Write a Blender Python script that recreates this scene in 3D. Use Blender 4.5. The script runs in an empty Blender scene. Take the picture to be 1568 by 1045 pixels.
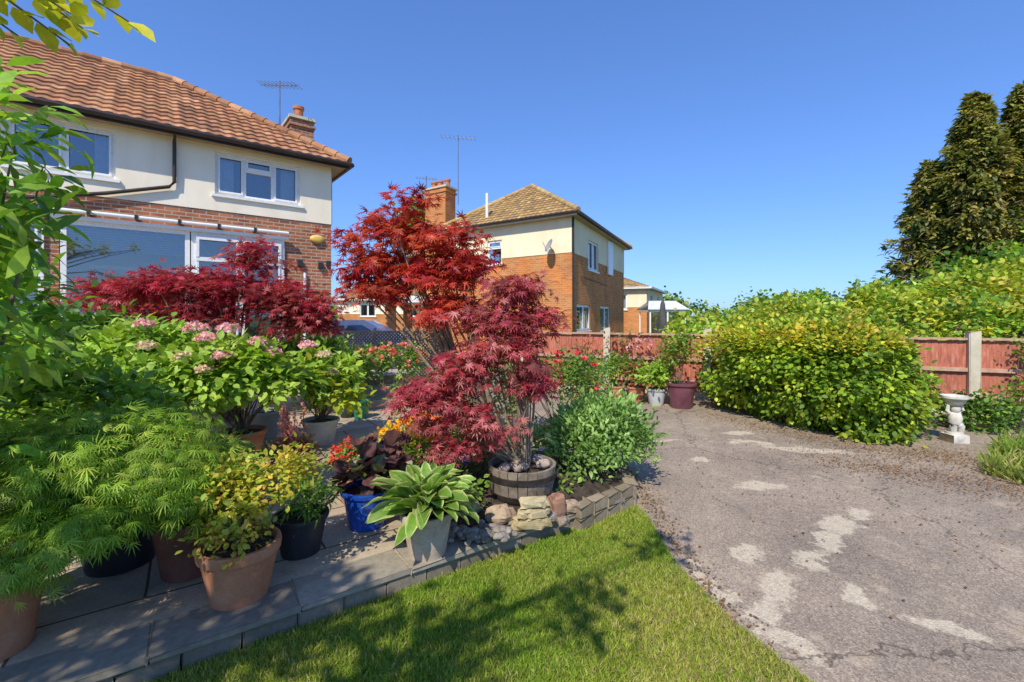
import bpy, math, random
import numpy as np
from mathutils import Vector
rng=np.random.default_rng(7); random.seed(7)
S=bpy.context.scene; COL=S.collection
# ------------------------------------------------------------ node helpers
def newmat(name):
    m=bpy.data.materials.new(name); m.use_nodes=True
    nt=m.node_tree; nt.nodes.clear()
    out=nt.nodes.new('ShaderNodeOutputMaterial')
    return m,nt,out
def nd(nt,t,ins=None,**kw):
    n=nt.nodes.new(t)
    for k,v in kw.items(): setattr(n,k,v)
    if ins:
        for k,v in ins.items():
            if isinstance(v,bpy.types.NodeSocket): nt.links.new(v,n.inputs[k])
            else: n.inputs[k].default_value=v
    return n
def c4(c): return (c[0],c[1],c[2],1)
def mixc(nt,f,a,b,bt='MIX'):
    n=nt.nodes.new('ShaderNodeMix'); n.data_type='RGBA'; n.blend_type=bt
    for i,v in ((0,f),(6,a),(7,b)):
        if isinstance(v,bpy.types.NodeSocket): nt.links.new(v,n.inputs[i])
        else: n.inputs[i].default_value=v if i==0 else c4(v)
    return n.outputs[2]
def ramp(nt,fac,p):
    n=nt.nodes.new('ShaderNodeValToRGB'); nt.links.new(fac,n.inputs[0])
    e=n.color_ramp.elements
    while len(e)<len(p): e.new(.5)
    for i,(x,c) in enumerate(p): e[i].position=x; e[i].color=c4(c) if len(c)==3 else c
    return n.outputs[0]
def coords(nt,kind='Object'):
    return nt.nodes.new('ShaderNodeTexCoord').outputs[kind]
def noise(nt,vec,scale,detail=5,rough=.6,out='Fac',dist=0):
    n=nd(nt,'ShaderNodeTexNoise',{'Scale':scale,'Detail':detail,'Roughness':rough,'Distortion':dist})
    nt.links.new(vec,n.inputs['Vector']); return n.outputs[out]
def bsdf(nt,out,col,rough=.8,bump=None,bstr=.3,bdist=.01,metal=0,spec=.5,normal=None):
    b=nd(nt,'ShaderNodeBsdfPrincipled',{'Roughness':rough,'Metallic':metal,'Specular IOR Level':spec})
    if isinstance(col,bpy.types.NodeSocket): nt.links.new(col,b.inputs['Base Color'])
    else: b.inputs['Base Color'].default_value=c4(col)
    if bump is not None:
        bp=nd(nt,'ShaderNodeBump',{'Strength':bstr,'Distance':bdist}); nt.links.new(bump,bp.inputs['Height'])
        nt.links.new(bp.outputs[0],b.inputs['Normal'])
    nt.links.new(b.outputs[0],out.inputs[0]); return b
def mnoise(name,c1,c2,scale=4,rough=.8,bstr=.3,bscale=40,bdist=.004,metal=0,spec=.4,lo=.35,hi=.65):
    m,nt,out=newmat(name); v=coords(nt)
    f=noise(nt,v,scale); col=ramp(nt,f,[(lo,c1),(hi,c2)])
    f2=noise(nt,v,bscale,3)
    col=mixc(nt,.35,col,ramp(nt,f2,[(.3,(.6,.6,.6)),(.7,(1.1,1.1,1.1))]),'MULTIPLY')
    bsdf(nt,out,col,rough,f2,bstr,bdist,metal,spec); return m
def mleaf(name,trans=.35,rough=.5,spec=.35):
    m,nt,out=newmat(name)
    a=nd(nt,'ShaderNodeAttribute',attribute_name='Col')
    f=noise(nt,coords(nt),35,2)
    col=mixc(nt,.5,a.outputs['Color'],ramp(nt,f,[(.3,(.75,.75,.75)),(.7,(1.25,1.25,1.25))]),'MULTIPLY')
    b=nd(nt,'ShaderNodeBsdfPrincipled',{'Roughness':rough,'Specular IOR Level':spec}); nt.links.new(col,b.inputs['Base Color'])
    t=nd(nt,'ShaderNodeBsdfTranslucent'); 
    tc=mixc(nt,1,col,(1.45,1.4,.8),'MULTIPLY'); nt.links.new(tc,t.inputs[0])
    mx=nd(nt,'ShaderNodeMixShader',{0:trans}); nt.links.new(b.outputs[0],mx.inputs[1]); nt.links.new(t.outputs[0],mx.inputs[2])
    nt.links.new(mx.outputs[0],out.inputs[0]); return m
def mattr(name,rough=.8,bscale=60,bstr=.3,spec=.3):
    m,nt,out=newmat(name); a=nd(nt,'ShaderNodeAttribute',attribute_name='Col'); v=coords(nt)
    f=noise(nt,v,bscale,4); f2=noise(nt,v,3,5)
    col=mixc(nt,.5,a.outputs['Color'],ramp(nt,f,[(.3,(.55,.55,.55)),(.7,(1.15,1.15,1.15))]),'MULTIPLY')
    col=mixc(nt,.5,col,ramp(nt,f2,[(.35,(.62,.6,.54)),(.62,(1.15,1.15,1.15))]),'MULTIPLY')
    bsdf(nt,out,col,rough,f,bstr,.004,0,spec); return m
def mbrick(name,c1,c2,mort,dark,w=.225,h=.075,ms=.011):
    m,nt,out=newmat(name); v=coords(nt,'UV'); ov=coords(nt)
    b=nd(nt,'ShaderNodeTexBrick',{'Scale':1.0,'Brick Width':w,'Row Height':h,'Mortar Size':ms,'Color1':c4(c1),'Color2':c4(c2),'Mortar':c4(mort),'Mortar Smooth':.2,'Bias':0.0})
    nt.links.new(v,b.inputs['Vector'])
    mp=nd(nt,'ShaderNodeMapping',{'Scale':(1/w*.5,1/h,1)}); nt.links.new(v,mp.inputs[0])
    f=noise(nt,mp.outputs[0],1.1,1,.5); f2=noise(nt,ov,1.2,5); f3=noise(nt,ov,70,3)
    col=mixc(nt,ramp(nt,f,[(.45,(0,0,0)),(.66,(.75,.75,.75))]),b.outputs[0],dark)
    col=mixc(nt,b.outputs['Fac'],col,mort)
    col=mixc(nt,.6,col,ramp(nt,f2,[(.3,(.68,.65,.62)),(.65,(1.15,1.15,1.15))]),'MULTIPLY')
    col=mixc(nt,.4,col,ramp(nt,f3,[(.3,(.6,.6,.6)),(.7,(1.15,1.15,1.15))]),'MULTIPLY')
    inv=nd(nt,'ShaderNodeMath',{0:1.0},operation='SUBTRACT'); nt.links.new(b.outputs['Fac'],inv.inputs[1])
    bsdf(nt,out,col,.9,inv.outputs[0],.6,.01,0,.2); return m
# ------------------------------------------------------------ materials
M={}
M['brick1']=mbrick('red_brick',(.54,.20,.10),(.42,.14,.07),(.48,.38,.28),(.18,.075,.055))
M['brick2']=mbrick('orange_brick',(.74,.27,.07),(.66,.22,.055),(.57,.36,.19),(.42,.13,.04))
def rendermat(name,c1,c2):
    m,nt,out=newmat(name); v=coords(nt)
    f=noise(nt,v,1.1,5); col=ramp(nt,f,[(.35,c1),(.65,c2)])
    mp=nd(nt,'ShaderNodeMapping',{'Scale':(3,3,.5)}); nt.links.new(v,mp.inputs[0])
    s=noise(nt,mp.outputs[0],1.1,5,.6); col=mixc(nt,.35,col,ramp(nt,s,[(.3,(.84,.81,.76)),(.6,(1.04,1.04,1.04))]),'MULTIPLY')
    f3=noise(nt,v,140,3); bsdf(nt,out,col,.92,f3,.35,.004,0,.15); return m
M['render1']=rendermat('cream_render',(.89,.79,.62),(.93,.85,.70))
M['render2']=rendermat('cream_render_b',(.88,.74,.50),(.92,.81,.59))
M['white']=mnoise('white_upvc',(.84,.84,.83),(.88,.88,.87),2,.35,.02,30,.001)
M['brown']=mnoise('brown_plastic',(.035,.022,.018),(.05,.035,.028),3,.4,.05,30)
M['fascia']=mnoise('painted_fascia',(.34,.24,.14),(.42,.31,.18),3,.6,.1,30)
M['metal']=mnoise('aerial_metal',(.25,.25,.26),(.35,.35,.36),3,.4,.05,30,metal=.7)
M['dish']=mnoise('dish_grey',(.30,.31,.32),(.38,.39,.40),3,.6,.05,30)
M['curtain']=mnoise('curtain',(.55,.56,.6),(.68,.69,.72),6,.9,.1,30)
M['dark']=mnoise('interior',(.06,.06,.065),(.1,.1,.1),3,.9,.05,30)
M['intwall']=mnoise('interior_wall',(.48,.44,.34),(.62,.57,.45),1.5,.9,.05,30)
M['potred']=mnoise('chimney_pot_clay',(.48,.16,.07),(.56,.21,.1),5,.8,.2,50)
M['terra']=mnoise('terracotta',(.44,.165,.075),(.58,.28,.155),7,.85,.3,60,lo=.3,hi=.75)
M['terraold']=mnoise('weathered_terracotta',(.56,.49,.40),(.44,.30,.20),9,.9,.4,60)
M['black']=mnoise('black_plastic_pot',(.02,.022,.027),(.04,.042,.05),4,.45,.1,40)
M['blue']=mnoise('blue_glaze',(.01,.05,.32),(.015,.08,.42),4,.12,.03,20,spec=.6)
M['greyp']=mnoise('grey_pot',(.42,.44,.44),(.55,.56,.55),5,.7,.2,50)
M['purple']=mnoise('plum_glaze',(.12,.04,.06),(.19,.07,.09),4,.3,.05,20)
M['greenp']=mnoise('green_pot',(.01,.14,.1),(.02,.2,.14),4,.3,.05,20)
M['brownp']=mnoise('brown_pot',(.14,.05,.035),(.22,.085,.055),4,.6,.1,20)
M['bark']=mnoise('bark',(.12,.09,.06),(.24,.19,.13),12,.9,.6,60,.01)
M['barkred']=mnoise('maple_bark',(.20,.15,.10),(.36,.29,.20),12,.9,.4,60,.005)
M['soil']=mnoise('soil',(.035,.024,.016),(.10,.075,.052),14,.95,1,60,.02)
M['stone']=mattr('rock',.9,30,.6); M['tile']=mattr('roof_tile',.85,50,.3)
M['post']=mnoise('concrete_post',(.52,.47,.35),(.66,.60,.46),6,.9,.5,90)
M['woodrail']=mnoise('fence_rail',(.46,.26,.17),(.56,.38,.27),9,.85,.3,60)
M['barrel']=mnoise('barrel_wood',(.17,.14,.10),(.32,.26,.21),14,.85,.5,60)
M['hoop']=mnoise('barrel_hoop',(.04,.035,.035),(.09,.07,.06),14,.6,.2,60,metal=.5)
M['statue']=mnoise('cast_stone',(.50,.47,.41),(.72,.69,.62),10,.9,.4,60)
M['yellow']=mnoise('alarm_yellow',(.8,.52,.12),(.85,.58,.15),3,.4,.02,30)
M['leaf']=mleaf('leaf',.36); M['leafred']=mleaf('red_leaf',.42,.45,.3); M['petal']=mleaf('petal',.3,.6,.2)
M['grass']=mleaf('grass_blade',.35,.6,.2); M['dry']=mleaf('dry_leaf',.1,.9,.1)
M['gate']=mnoise('dark_lattice',(.02,.02,.022),(.04,.04,.045),5,.6,.2,40)
M['tyre']=mnoise('tyre',(.02,.02,.02),(.03,.03,.03),5,.8,.2,40)
M['carglass']=mnoise('car_glass',(.10,.13,.17),(.13,.16,.20),2,.08,.0,10,spec=.8)
M['carp']=mnoise('car_paint',(.78,.80,.82),(.82,.84,.86),2,.25,.0,10,spec=.6)
def fencemat():
    m,nt,out=newmat('fence_boards'); v=coords(nt,'UV'); ov=coords(nt)
    mp=nd(nt,'ShaderNodeMapping',{'Scale':(9,1.2,1)}); nt.links.new(v,mp.inputs[0])
    f=noise(nt,mp.outputs[0],3,6,.7); f1=noise(nt,ov,1.3,4)
    col=ramp(nt,f,[(.3,(.26,.07,.045)),(.52,(.46,.15,.09)),(.72,(.56,.28,.20))])
    col=mixc(nt,.6,col,ramp(nt,f1,[(.35,(.7,.7,.7)),(.65,(1.2,1.15,1.15))]),'MULTIPLY')
    bsdf(nt,out,col,.85,f,.4,.004); return m
M['fence']=fencemat()
def glassmat():
    m,nt,out=newmat('window_glass')
    t=nd(nt,'ShaderNodeBsdfTransparent',{'Color':(.8,.84,.84,1)}); g=nd(nt,'ShaderNodeBsdfGlossy',{'Roughness':.02,'Color':(.9,.95,1,1)})
    f=nd(nt,'ShaderNodeFresnel',{'IOR':1.6}); a=nd(nt,'ShaderNodeMath',{1:.18},operation='ADD'); nt.links.new(f.outputs[0],a.inputs[0])
    mx=nd(nt,'ShaderNodeMixShader'); nt.links.new(a.outputs[0],mx.inputs[0]); nt.links.new(t.outputs[0],mx.inputs[1]); nt.links.new(g.outputs[0],mx.inputs[2])
    nt.links.new(mx.outputs[0],out.inputs[0]); return m
M['glass']=glassmat()
PATCHES=[((2.34,4.3),.26,.14,.3),((2.1,5.1),.16,.09,.2),((2.50,3.50),.24,.14,.95),((2.25,3.25),.2,.12,.9),((2.0,3.02),.17,.11,.7),((1.58,3.07),.14,.10,.2),((1.58,2.68),.2,.12,.8),((1.38,2.5),.15,.12,.6),((1.36,2.2),.08,.2,.3),((1.98,2.64),.19,.08,1.5),((2.25,2.36),.17,.07,2.6),((3.5,5.5),.5,.14,-.35),((3.0,5.8),.28,.1,-.2),((1.16,2.8),.05,.25,.1),((3.1,6.3),.25,.1,.2),((2.85,3.75),.16,.09,.9),((2.0,5.9),.2,.08,.1)]
def tarmac(name):
    m,nt,out=newmat(name); v=coords(nt)
    vo=nd(nt,'ShaderNodeTexVoronoi',{'Scale':110.0}); nt.links.new(v,vo.inputs['Vector'])
    col=ramp(nt,vo.outputs['Color'],[(0,(.19,.155,.125)),(.5,(.30,.25,.205)),(1,(.46,.39,.31))])
    f=noise(nt,v,1.1,6,.65); f2=noise(nt,v,4.5,6,.7,dist=.4); f3=noise(nt,v,160,2); f4=noise(nt,v,14,6,.75); f5=noise(nt,v,2.1,7,.7)
    col=mixc(nt,.85,col,ramp(nt,f,[(.33,(.76,.73,.70)),(.6,(1.2,1.14,1.05))]),'MULTIPLY')
    col=mixc(nt,ramp(nt,f2,[(.56,(0,0,0)),(.72,(.6,.6,.6))]),col,(.54,.43,.29))
    col=mixc(nt,ramp(nt,f5,[(.60,(0,0,0)),(.66,(.45,.45,.45))]),col,(.56,.46,.33))
    col=mixc(nt,ramp(nt,f2,[(.25,(.6,.6,.6)),(.38,(0,0,0))]),col,(.15,.105,.07))
    col=mixc(nt,ramp(nt,f4,[(.28,(.6,.6,.6)),(.38,(0,0,0))]),col,(.14,.10,.075))
    # worn areas where the top coat has gone
    n1=noise(nt,v,3.2,8,.72,'Color')
    sub=nd(nt,'ShaderNodeVectorMath',operation='SUBTRACT'); nt.links.new(n1,sub.inputs[0]); sub.inputs[1].default_value=(.5,.5,.5)
    wv=nd(nt,'ShaderNodeVectorMath',operation='MULTIPLY_ADD'); nt.links.new(sub.outputs[0],wv.inputs[0]); wv.inputs[1].default_value=(.62,.62,0); nt.links.new(v,wv.inputs[2])
    cur=None
    for (c,rx,ry,a) in PATCHES:
        mp=nd(nt,'ShaderNodeMapping',vector_type='TEXTURE'); mp.inputs['Location'].default_value=(c[0],c[1],0); mp.inputs['Rotation'].default_value=(0,0,a); mp.inputs['Scale'].default_value=(rx,ry,1)
        nt.links.new(wv.outputs[0],mp.inputs[0]); ln=nd(nt,'ShaderNodeVectorMath',operation='LENGTH'); nt.links.new(mp.outputs[0],ln.inputs[0])
        if cur is None: cur=ln.outputs['Value']
        else:
            mn=nd(nt,'ShaderNodeMath',operation='MINIMUM'); nt.links.new(cur,mn.inputs[0]); nt.links.new(ln.outputs['Value'],mn.inputs[1]); cur=mn.outputs[0]
    ad=nd(nt,'ShaderNodeMath',{2:.0},operation='MULTIPLY_ADD'); nt.links.new(f4,ad.inputs[0]); ad.inputs[1].default_value=.5; nt.links.new(cur,ad.inputs[2])
    mask=ramp(nt,ad.outputs[0],[(0,(.92,.92,.92)),(.93,(.8,.8,.8)),(1.0,(0,0,0))])
    edge=nd(nt,'ShaderNodeMapRange',{'From Min':1.0,'From Max':1.3,'To Min':.85,'To Max':0.0}); nt.links.new(ad.outputs[0],edge.inputs[0])
    pc=ramp(nt,vo.outputs['Color'],[(0,(.48,.40,.29)),(.5,(.60,.51,.37)),(1,(.70,.61,.46))])
    pc=mixc(nt,ramp(nt,f4,[(.36,(.7,.7,.7)),(.50,(0,0,0))]),pc,(.34,.28,.21))
    col=mixc(nt,edge.outputs[0],col,pc)
    nv=noise(nt,v,3.5,5,.65,'Color')
    va=nd(nt,'ShaderNodeVectorMath',operation='MULTIPLY_ADD'); nt.links.new(nv,va.inputs[0]); va.inputs[1].default_value=(.5,.5,0); nt.links.new(v,va.inputs[2])
    vc=nd(nt,'ShaderNodeTexVoronoi',{'Scale':.3},feature='DISTANCE_TO_EDGE'); nt.links.new(va.outputs[0],vc.inputs['Vector'])
    cr=ramp(nt,vc.outputs['Distance'],[(0,(.85,.85,.85)),(.0026,(0,0,0))])
    col=mixc(nt,cr,col,(.09,.07,.055))
    col=mixc(nt,.45,col,ramp(nt,f3,[(.3,(.6,.6,.6)),(.7,(1.25,1.25,1.25))]),'MULTIPLY')
    hsub=nd(nt,'ShaderNodeMath',{1:-.6},operation='MULTIPLY_ADD'); nt.links.new(edge.outputs[0],hsub.inputs[0]); nt.links.new(vo.outputs['Distance'],hsub.inputs[2])
    bsdf(nt,out,col,.95,hsub.outputs[0],.45,.007,0,.15); return m
M['tarmac']=tarmac('worn_tarmac')
def slabs():
    m,nt,out=newmat('patio_slabs'); v=coords(nt,'UV'); ov=coords(nt)
    nz=noise(nt,ov,6,3,.6,'Color')
    va=nd(nt,'ShaderNodeVectorMath',operation='MULTIPLY_ADD'); nt.links.new(nz,va.inputs[0]); va.inputs[1].default_value=(.012,.012,0); nt.links.new(v,va.inputs[2])
    b=nd(nt,'ShaderNodeTexBrick',{'Scale':1.0,'Brick Width':.9,'Row Height':.6,'Mortar Size':.008,'Color1':(.52,.43,.32,1),'Color2':(.42,.36,.28,1),'Mortar':(.09,.075,.05,1),'Mortar Smooth':.3})
    nt.links.new(va.outputs[0],b.inputs['Vector'])
    f=noise(nt,ov,2.2,6,.7); f2=noise(nt,ov,60,4); f3=noise(nt,ov,7,6,.7)
    col=mixc(nt,.8,b.outputs[0],ramp(nt,f,[(.32,(.58,.56,.52)),(.62,(1.15,1.1,1.03))]),'MULTIPLY')
    col=mixc(nt,ramp(nt,f3,[(.60,(0,0,0)),(.72,(.5,.5,.5))]),col,(.16,.14,.09))
    col=mixc(nt,.5,col,ramp(nt,f2,[(.3,(.6,.6,.6)),(.7,(1.15,1.15,1.15))]),'MULTIPLY')
    bsdf(nt,out,col,.85,f2,.35,.004,0,.3); return m
M['slab']=slabs()
def lawnm():
    m,nt,out=newmat('lawn_soil'); v=coords(nt); f=noise(nt,v,1.6,5,.6); f2=noise(nt,v,70,4)
    col=ramp(nt,f,[(.35,(.16,.24,.03)),(.62,(.32,.32,.07))])
    col=mixc(nt,.7,col,ramp(nt,f2,[(.3,(.4,.4,.4)),(.7,(1.2,1.2,1.2))]),'MULTIPLY')
    bsdf(nt,out,col,.95,f2,1,.02,0,.1); return m
M['lawn']=lawnm()
M['ground']=mnoise('rough_ground',(.10,.15,.03),(.20,.20,.08),.8,.95,.8,20,.02)
# ------------------------------------------------------------ mesh builder
def V(*a): return np.array(a,float)
class MB:
    def __init__(s): s.v=[];s.f=[];s.m=[];s.uv=[];s.c=[];s.mats=[]
    def mi(s,k):
        if k not in s.mats: s.mats.append(k)
        return s.mats.index(k)
    def face(s,pts,mat,uv=None,col=(1,1,1)):
        i=len(s.v); s.v+= [tuple(p) for p in pts]; s.f.append(tuple(range(i,i+len(pts)))); s.m.append(s.mi(mat))
        s.uv+= list(uv) if uv is not None else [(0,0)]*len(pts); s.c+=[col]*len(pts)
    def mesh(s,vs,fs,mat,col=(1,1,1)):
        i=len(s.v); s.v+=[tuple(p) for p in vs]; s.c+=[col]*len(vs); k=s.mi(mat)
        for f in fs: s.f.append(tuple(i+j for j in f)); s.m.append(k); s.uv+=[(vs[j][0]+vs[j][1],vs[j][2]) for j in f]
    def box(s,o,a,b,c,mat,col=(1,1,1)):
        o,a,b,c=[np.array(q,float) for q in (o,a,b,c)]
        la,lb,lc=[np.linalg.norm(q) for q in (a,b,c)]
        def F(p,e,g,le,lg,u0=0): s.face([p,p+e,p+e+g,p+g],mat,[(u0,p[2]),(u0+le,p[2]),(u0+le,p[2]+lg),(u0,p[2]+lg)],col)
        F(o,a,c,la,lc,o[0]*3%7); F(o+b,a,c,la,lc); F(o,b,c,lb,lc,la+.11); F(o+a,b,c,lb,lc,la+.11); F(o,a,b,la,lb); F(o+c,a,b,la,lb)
    def tube(s,pts,rad,mat,n=7,col=(1,1,1),cap=True):
        pts=[np.array(p,float) for p in pts]; vs=[];fs=[]
        for i,p in enumerate(pts):
            t=pts[min(i+1,len(pts)-1)]-pts[max(i-1,0)]; t/=np.linalg.norm(t)+1e-9
            h=V(0,0,1) if abs(t[2])<.9 else V(1,0,0)
            a=np.cross(t,h);a/=np.linalg.norm(a);b=np.cross(t,a); r=rad[i] if hasattr(rad,'__len__') else rad
            for k in range(n):
                q=2*math.pi*k/n; vs.append(p+r*(math.cos(q)*a+math.sin(q)*b))
        for i in range(len(pts)-1):
            for k in range(n): fs.append((i*n+k,i*n+(k+1)%n,(i+1)*n+(k+1)%n,(i+1)*n+k))
        if cap: fs.append(tuple(range(n))); fs.append(tuple(range((len(pts)-1)*n,len(pts)*n)))
        s.mesh(vs,fs,mat,col)
    def lathe(s,c,prof,mat,n=32,col=(1,1,1)):
        vs=[];fs=[]
        for r,z in prof:
            for k in range(n):
                q=2*math.pi*k/n; vs.append((c[0]+r*math.cos(q),c[1]+r*math.sin(q),c[2]+z))
        for i in range(len(prof)-1):
            for k in range(n): fs.append((i*n+k,i*n+(k+1)%n,(i+1)*n+(k+1)%n,(i+1)*n+k))
        s.mesh(vs,fs,mat,col)
    def build(s,name,parent=None,smooth=False,bevel=0):
        me=bpy.data.meshes.new(name); me.from_pydata(s.v,[],s.f)
        for k in s.mats: me.materials.append(M[k])
        me.polygons.foreach_set('material_index',s.m)
        ul=me.uv_layers.new(name='UVMap'); ul.data.foreach_set('uv',np.array(s.uv,'f').ravel())
        ca=me.color_attributes.new('Col','FLOAT_COLOR','POINT'); cc=np.ones((len(s.v),4),'f'); cc[:,:3]=np.array(s.c); ca.data.foreach_set('color',cc.ravel())
        if smooth: me.polygons.foreach_set('use_smooth',[True]*len(s.f))
        o=bpy.data.objects.new(name,me); COL.objects.link(o)
        if parent: o.parent=parent
        if smooth:
            md=o.modifiers.new('w','WELD'); md.merge_threshold=.0004
            me.set_sharp_from_angle(angle=math.radians(50)) if hasattr(me,'set_sharp_from_angle') else None
        if bevel: 
            w=o.modifiers.new('w','WELD'); w.merge_threshold=.0004
            b=o.modifiers.new('b','BEVEL'); b.width=bevel; b.segments=2
        return o
def empty(name,loc=(0,0,0)):
    e=bpy.data.objects.new(name,None); COL.objects.link(e); e.empty_display_size=.2; return e
# ------------------------------------------------------------ leaves
def T_kite(w=.3): return np.array([(0,0,0),(w,.45,.08),(0,1,-.05),(-w,.45,.08)]),[(0,1,2),(0,2,3)]
def T_ovate(w=.3):
    return np.array([(0,0,0),(w*.85,.28,.06),(w*.9,.62,.03),(0,1,-.12),(-w*.9,.62,.03),(-w*.85,.28,.06),(0,.45,0)]),[(0,1,2,6),(6,2,3),(0,6,4,5),(6,3,4)]
def T_lance(w=.13):
    return np.array([(0,0,0),(w,.35,.05),(w*.8,.7,-.03),(0,1,-.2),(-w*.8,.7,-.03),(-w,.35,.05)]),[(0,1,5),(1,2,4,5),(2,3,4)]
def T_maple(notch=.22,wd=1.0,drop=.3,nl=7):
    L=[.5,.78,.95,1.1,.95,.78,.5]
    A=np.radians(np.linspace(-118,118,nl))
    vs=[(0,0,0)];fs=[];st=A[1]-A[0]
    for i,a in enumerate(A):
        for (r,q) in ((notch,a-st*.5*wd),(notch*2,a-st*.26*wd),(L[i],a),(notch*2,a+st*.26*wd),(notch,a+st*.5*wd)):
            vs.append((r*math.sin(q),r*math.cos(q)+.1,-drop*r*r))
        b=1+i*5; fs.append((0,b,b+1,b+2,b+3,b+4))
    return np.array(vs),fs
def T_feather():
    vs=[];fs=[]
    for i,a in enumerate(np.radians([-75,-50,-25,0,25,50,75])):
        L=[.6,.8,.95,1.1,.95,.8,.6][i]; w=.04
        d=V(math.sin(a),math.cos(a),0);p=V(d[1],-d[0],0);b=len(vs)
        for t,ww in ((.05,w*.4),(.5,w),): 
            vs+= [tuple(d*L*t+p*ww+V(0,0,-.35*(L*t)**2)),tuple(d*L*t-p*ww+V(0,0,-.35*(L*t)**2))]
        vs.append(tuple(d*L+V(0,0,-.45*L*L))); fs+=[(b,b+2,b+3,b+1),(b+2,b+4,b+3)]
    return np.array(vs),fs
def T_blade(): return np.array([(-.05,0,0),(.05,0,0),(.03,.6,.08),(0,1,.3)]),[(0,1,2),(0,2,3)]
def norm(a): return a/(np.linalg.norm(a,axis=-1,keepdims=True)+1e-9)
def scatter(name,tmpl,P,A,Nn,Sz,C,mat,parent=None,smooth=False):
    tv,tf=tmpl; n=len(P); k=len(tv)
    A=norm(A); X=norm(np.cross(A,Nn)); Z=np.cross(X,A)
    R=np.stack([X,A,Z],axis=2)
    vv=np.einsum('nij,kj->nki',R,tv)*np.asarray(Sz).reshape(-1,1,1)+P[:,None,:]
    me=bpy.data.meshes.new(name); me.vertices.add(n*k); me.vertices.foreach_set('co',vv.astype('f').ravel())
    fl=np.array([i for f in tf for i in f]); ln=np.array([len(f) for f in tf])
    loops=(fl[None,:]+np.arange(n)[:,None]*k).ravel()
    me.loops.add(len(loops)); me.loops.foreach_set('vertex_index',loops.astype('i'))
    tot=np.tile(ln,n); st=np.concatenate([[0],np.cumsum(tot)[:-1]])
    me.polygons.add(len(tot)); me.polygons.foreach_set('loop_start',st.astype('i'))
    me.update(calc_edges=True)
    ca=me.color_attributes.new('Col','FLOAT_COLOR','POINT'); cc=np.ones((n,k,4),'f')
    C=np.asarray(C); cc[:,:,:3]=C[:,None,:] if C.ndim==2 else C
    ca.data.foreach_set('color',cc.ravel()); me.materials.append(M[mat])
    o=bpy.data.objects.new(name,me); COL.objects.link(o)
    if parent: o.parent=parent
    return o
def rdir(n): return norm(rng.normal(size=(n,3)))
def cloud(ells,nc,per,spread,shell=.45,flat=1.0,low=.35):
    w=np.array([e[3]*e[4]*e[5] for e in ells])**.8; w/=w.sum()
    idx=rng.choice(len(ells),nc,p=w); E=np.array(ells)[idx]
    d=rdir(nc); d[:,2]=np.where(d[:,2]<-low,-d[:,2],d[:,2])
    r=shell+(1-shell)*rng.random(nc)**.6
    cc=E[:,:3]+d*E[:,3:6]*r[:,None]
    cid=np.repeat(np.arange(nc),per); P=cc[cid]+rng.normal(size=(nc*per,3))*spread*V(1,1,flat)
    out=norm(d[cid]*.8+norm(P-cc[cid])*.5)
    return P,out,cid,cc
def colors(n,cid,pal,jit=.15,cj=.2):
    pal=np.array(pal); nc=cid.max()+1
    t=rng.random(nc); k=(t*(len(pal))).astype(int); cb=pal[k]*(1+cj*(rng.random((nc,1))-.5)*2)
    alt=pal[rng.integers(0,len(pal),n)]; f=(rng.random((n,1))<.3)*.7
    c=cb[cid]*(1-f)+alt*f
    return np.clip(c*(1+jit*(rng.random((n,1))-.5)*2),0,1)
def plant(name,ells,nc,per,spread,tmpl,size,pal,mat='leaf',base=None,stems=8,srad=.01,sm='bark',shell=.45,flat=1,droop=.1,up=.9,cj=.25,low=.35,parent=None,bend=.2):
    root=parent or empty(name)
    P,out,cid,cc=cloud(ells,nc,per,spread,shell,flat,low); n=len(P)
    A=out*.8+rdir(n)*.7+V(0,0,-droop); N=V(0,0,up)+out*.55+rdir(n)*.45
    sz=size*(.65+.6*rng.random(n))
    scatter('foliage',tmpl,P,A,N,sz,colors(n,cid,pal,cj=cj),mat,root)
    if base is not None and stems:
        b=MB(); ch=rng.choice(nc,min(stems,nc),replace=False)
        for i in ch:
            e=cc[i]; p0=V(*base)+rng.normal(size=3)*V(1,1,0)*srad*2.5; h=e-p0
            mid=p0+h*.45+V(0,0,1)*bend*np.linalg.norm(h)*.5+rng.normal(size=3)*.04*np.linalg.norm(h)
            ts=np.linspace(0,1,8); pts=[(1-t)**2*p0+2*t*(1-t)*mid+t*t*e for t in ts]
            b.tube(pts,[srad*(1-.82*t) for t in ts],sm,6)
        b.build('stems',root,True)
    return root
# ------------------------------------------------------------ world, sun, camera
tosun=norm(V(-.22,-.64,.735))
w=bpy.data.worlds.new("World"); S.world=w; w.use_nodes=True; nt=w.node_tree
bg=nt.nodes['Background']; sk=nt.nodes.new('ShaderNodeTexSky'); sk.sky_type='NISHITA'; sk.sun_disc=False
sk.sun_elevation=math.asin(tosun[2]); sk.sun_rotation=math.atan2(tosun[0],tosun[1]); sk.altitude=0; sk.air_density=1.1; sk.dust_density=.4; sk.ozone_density=2.5
gm=nt.nodes.new('ShaderNodeGamma'); gm.inputs['Gamma'].default_value=.74; nt.links.new(sk.outputs[0],gm.inputs['Color'])
tint=mixc(nt,1.0,gm.outputs[0],(.80,1.24,2.12),'MULTIPLY')
nt.links.new(tint,bg.inputs[0]); bg.inputs[1].default_value=.14
sl=bpy.data.lights.new('sun','SUN'); sl.energy=5.0; sl.angle=math.radians(.5); sl.color=(1,.92,.77)
so=bpy.data.objects.new('sun',sl); COL.objects.link(so); so.rotation_euler=Vector(-tosun).to_track_quat('-Z','Y').to_euler()
cd=bpy.data.cameras.new('camera'); cam=bpy.data.objects.new('camera',cd); COL.objects.link(cam); cam.location=(0,0,1.6); cam.rotation_euler=(math.radians(90),0,0)
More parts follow.
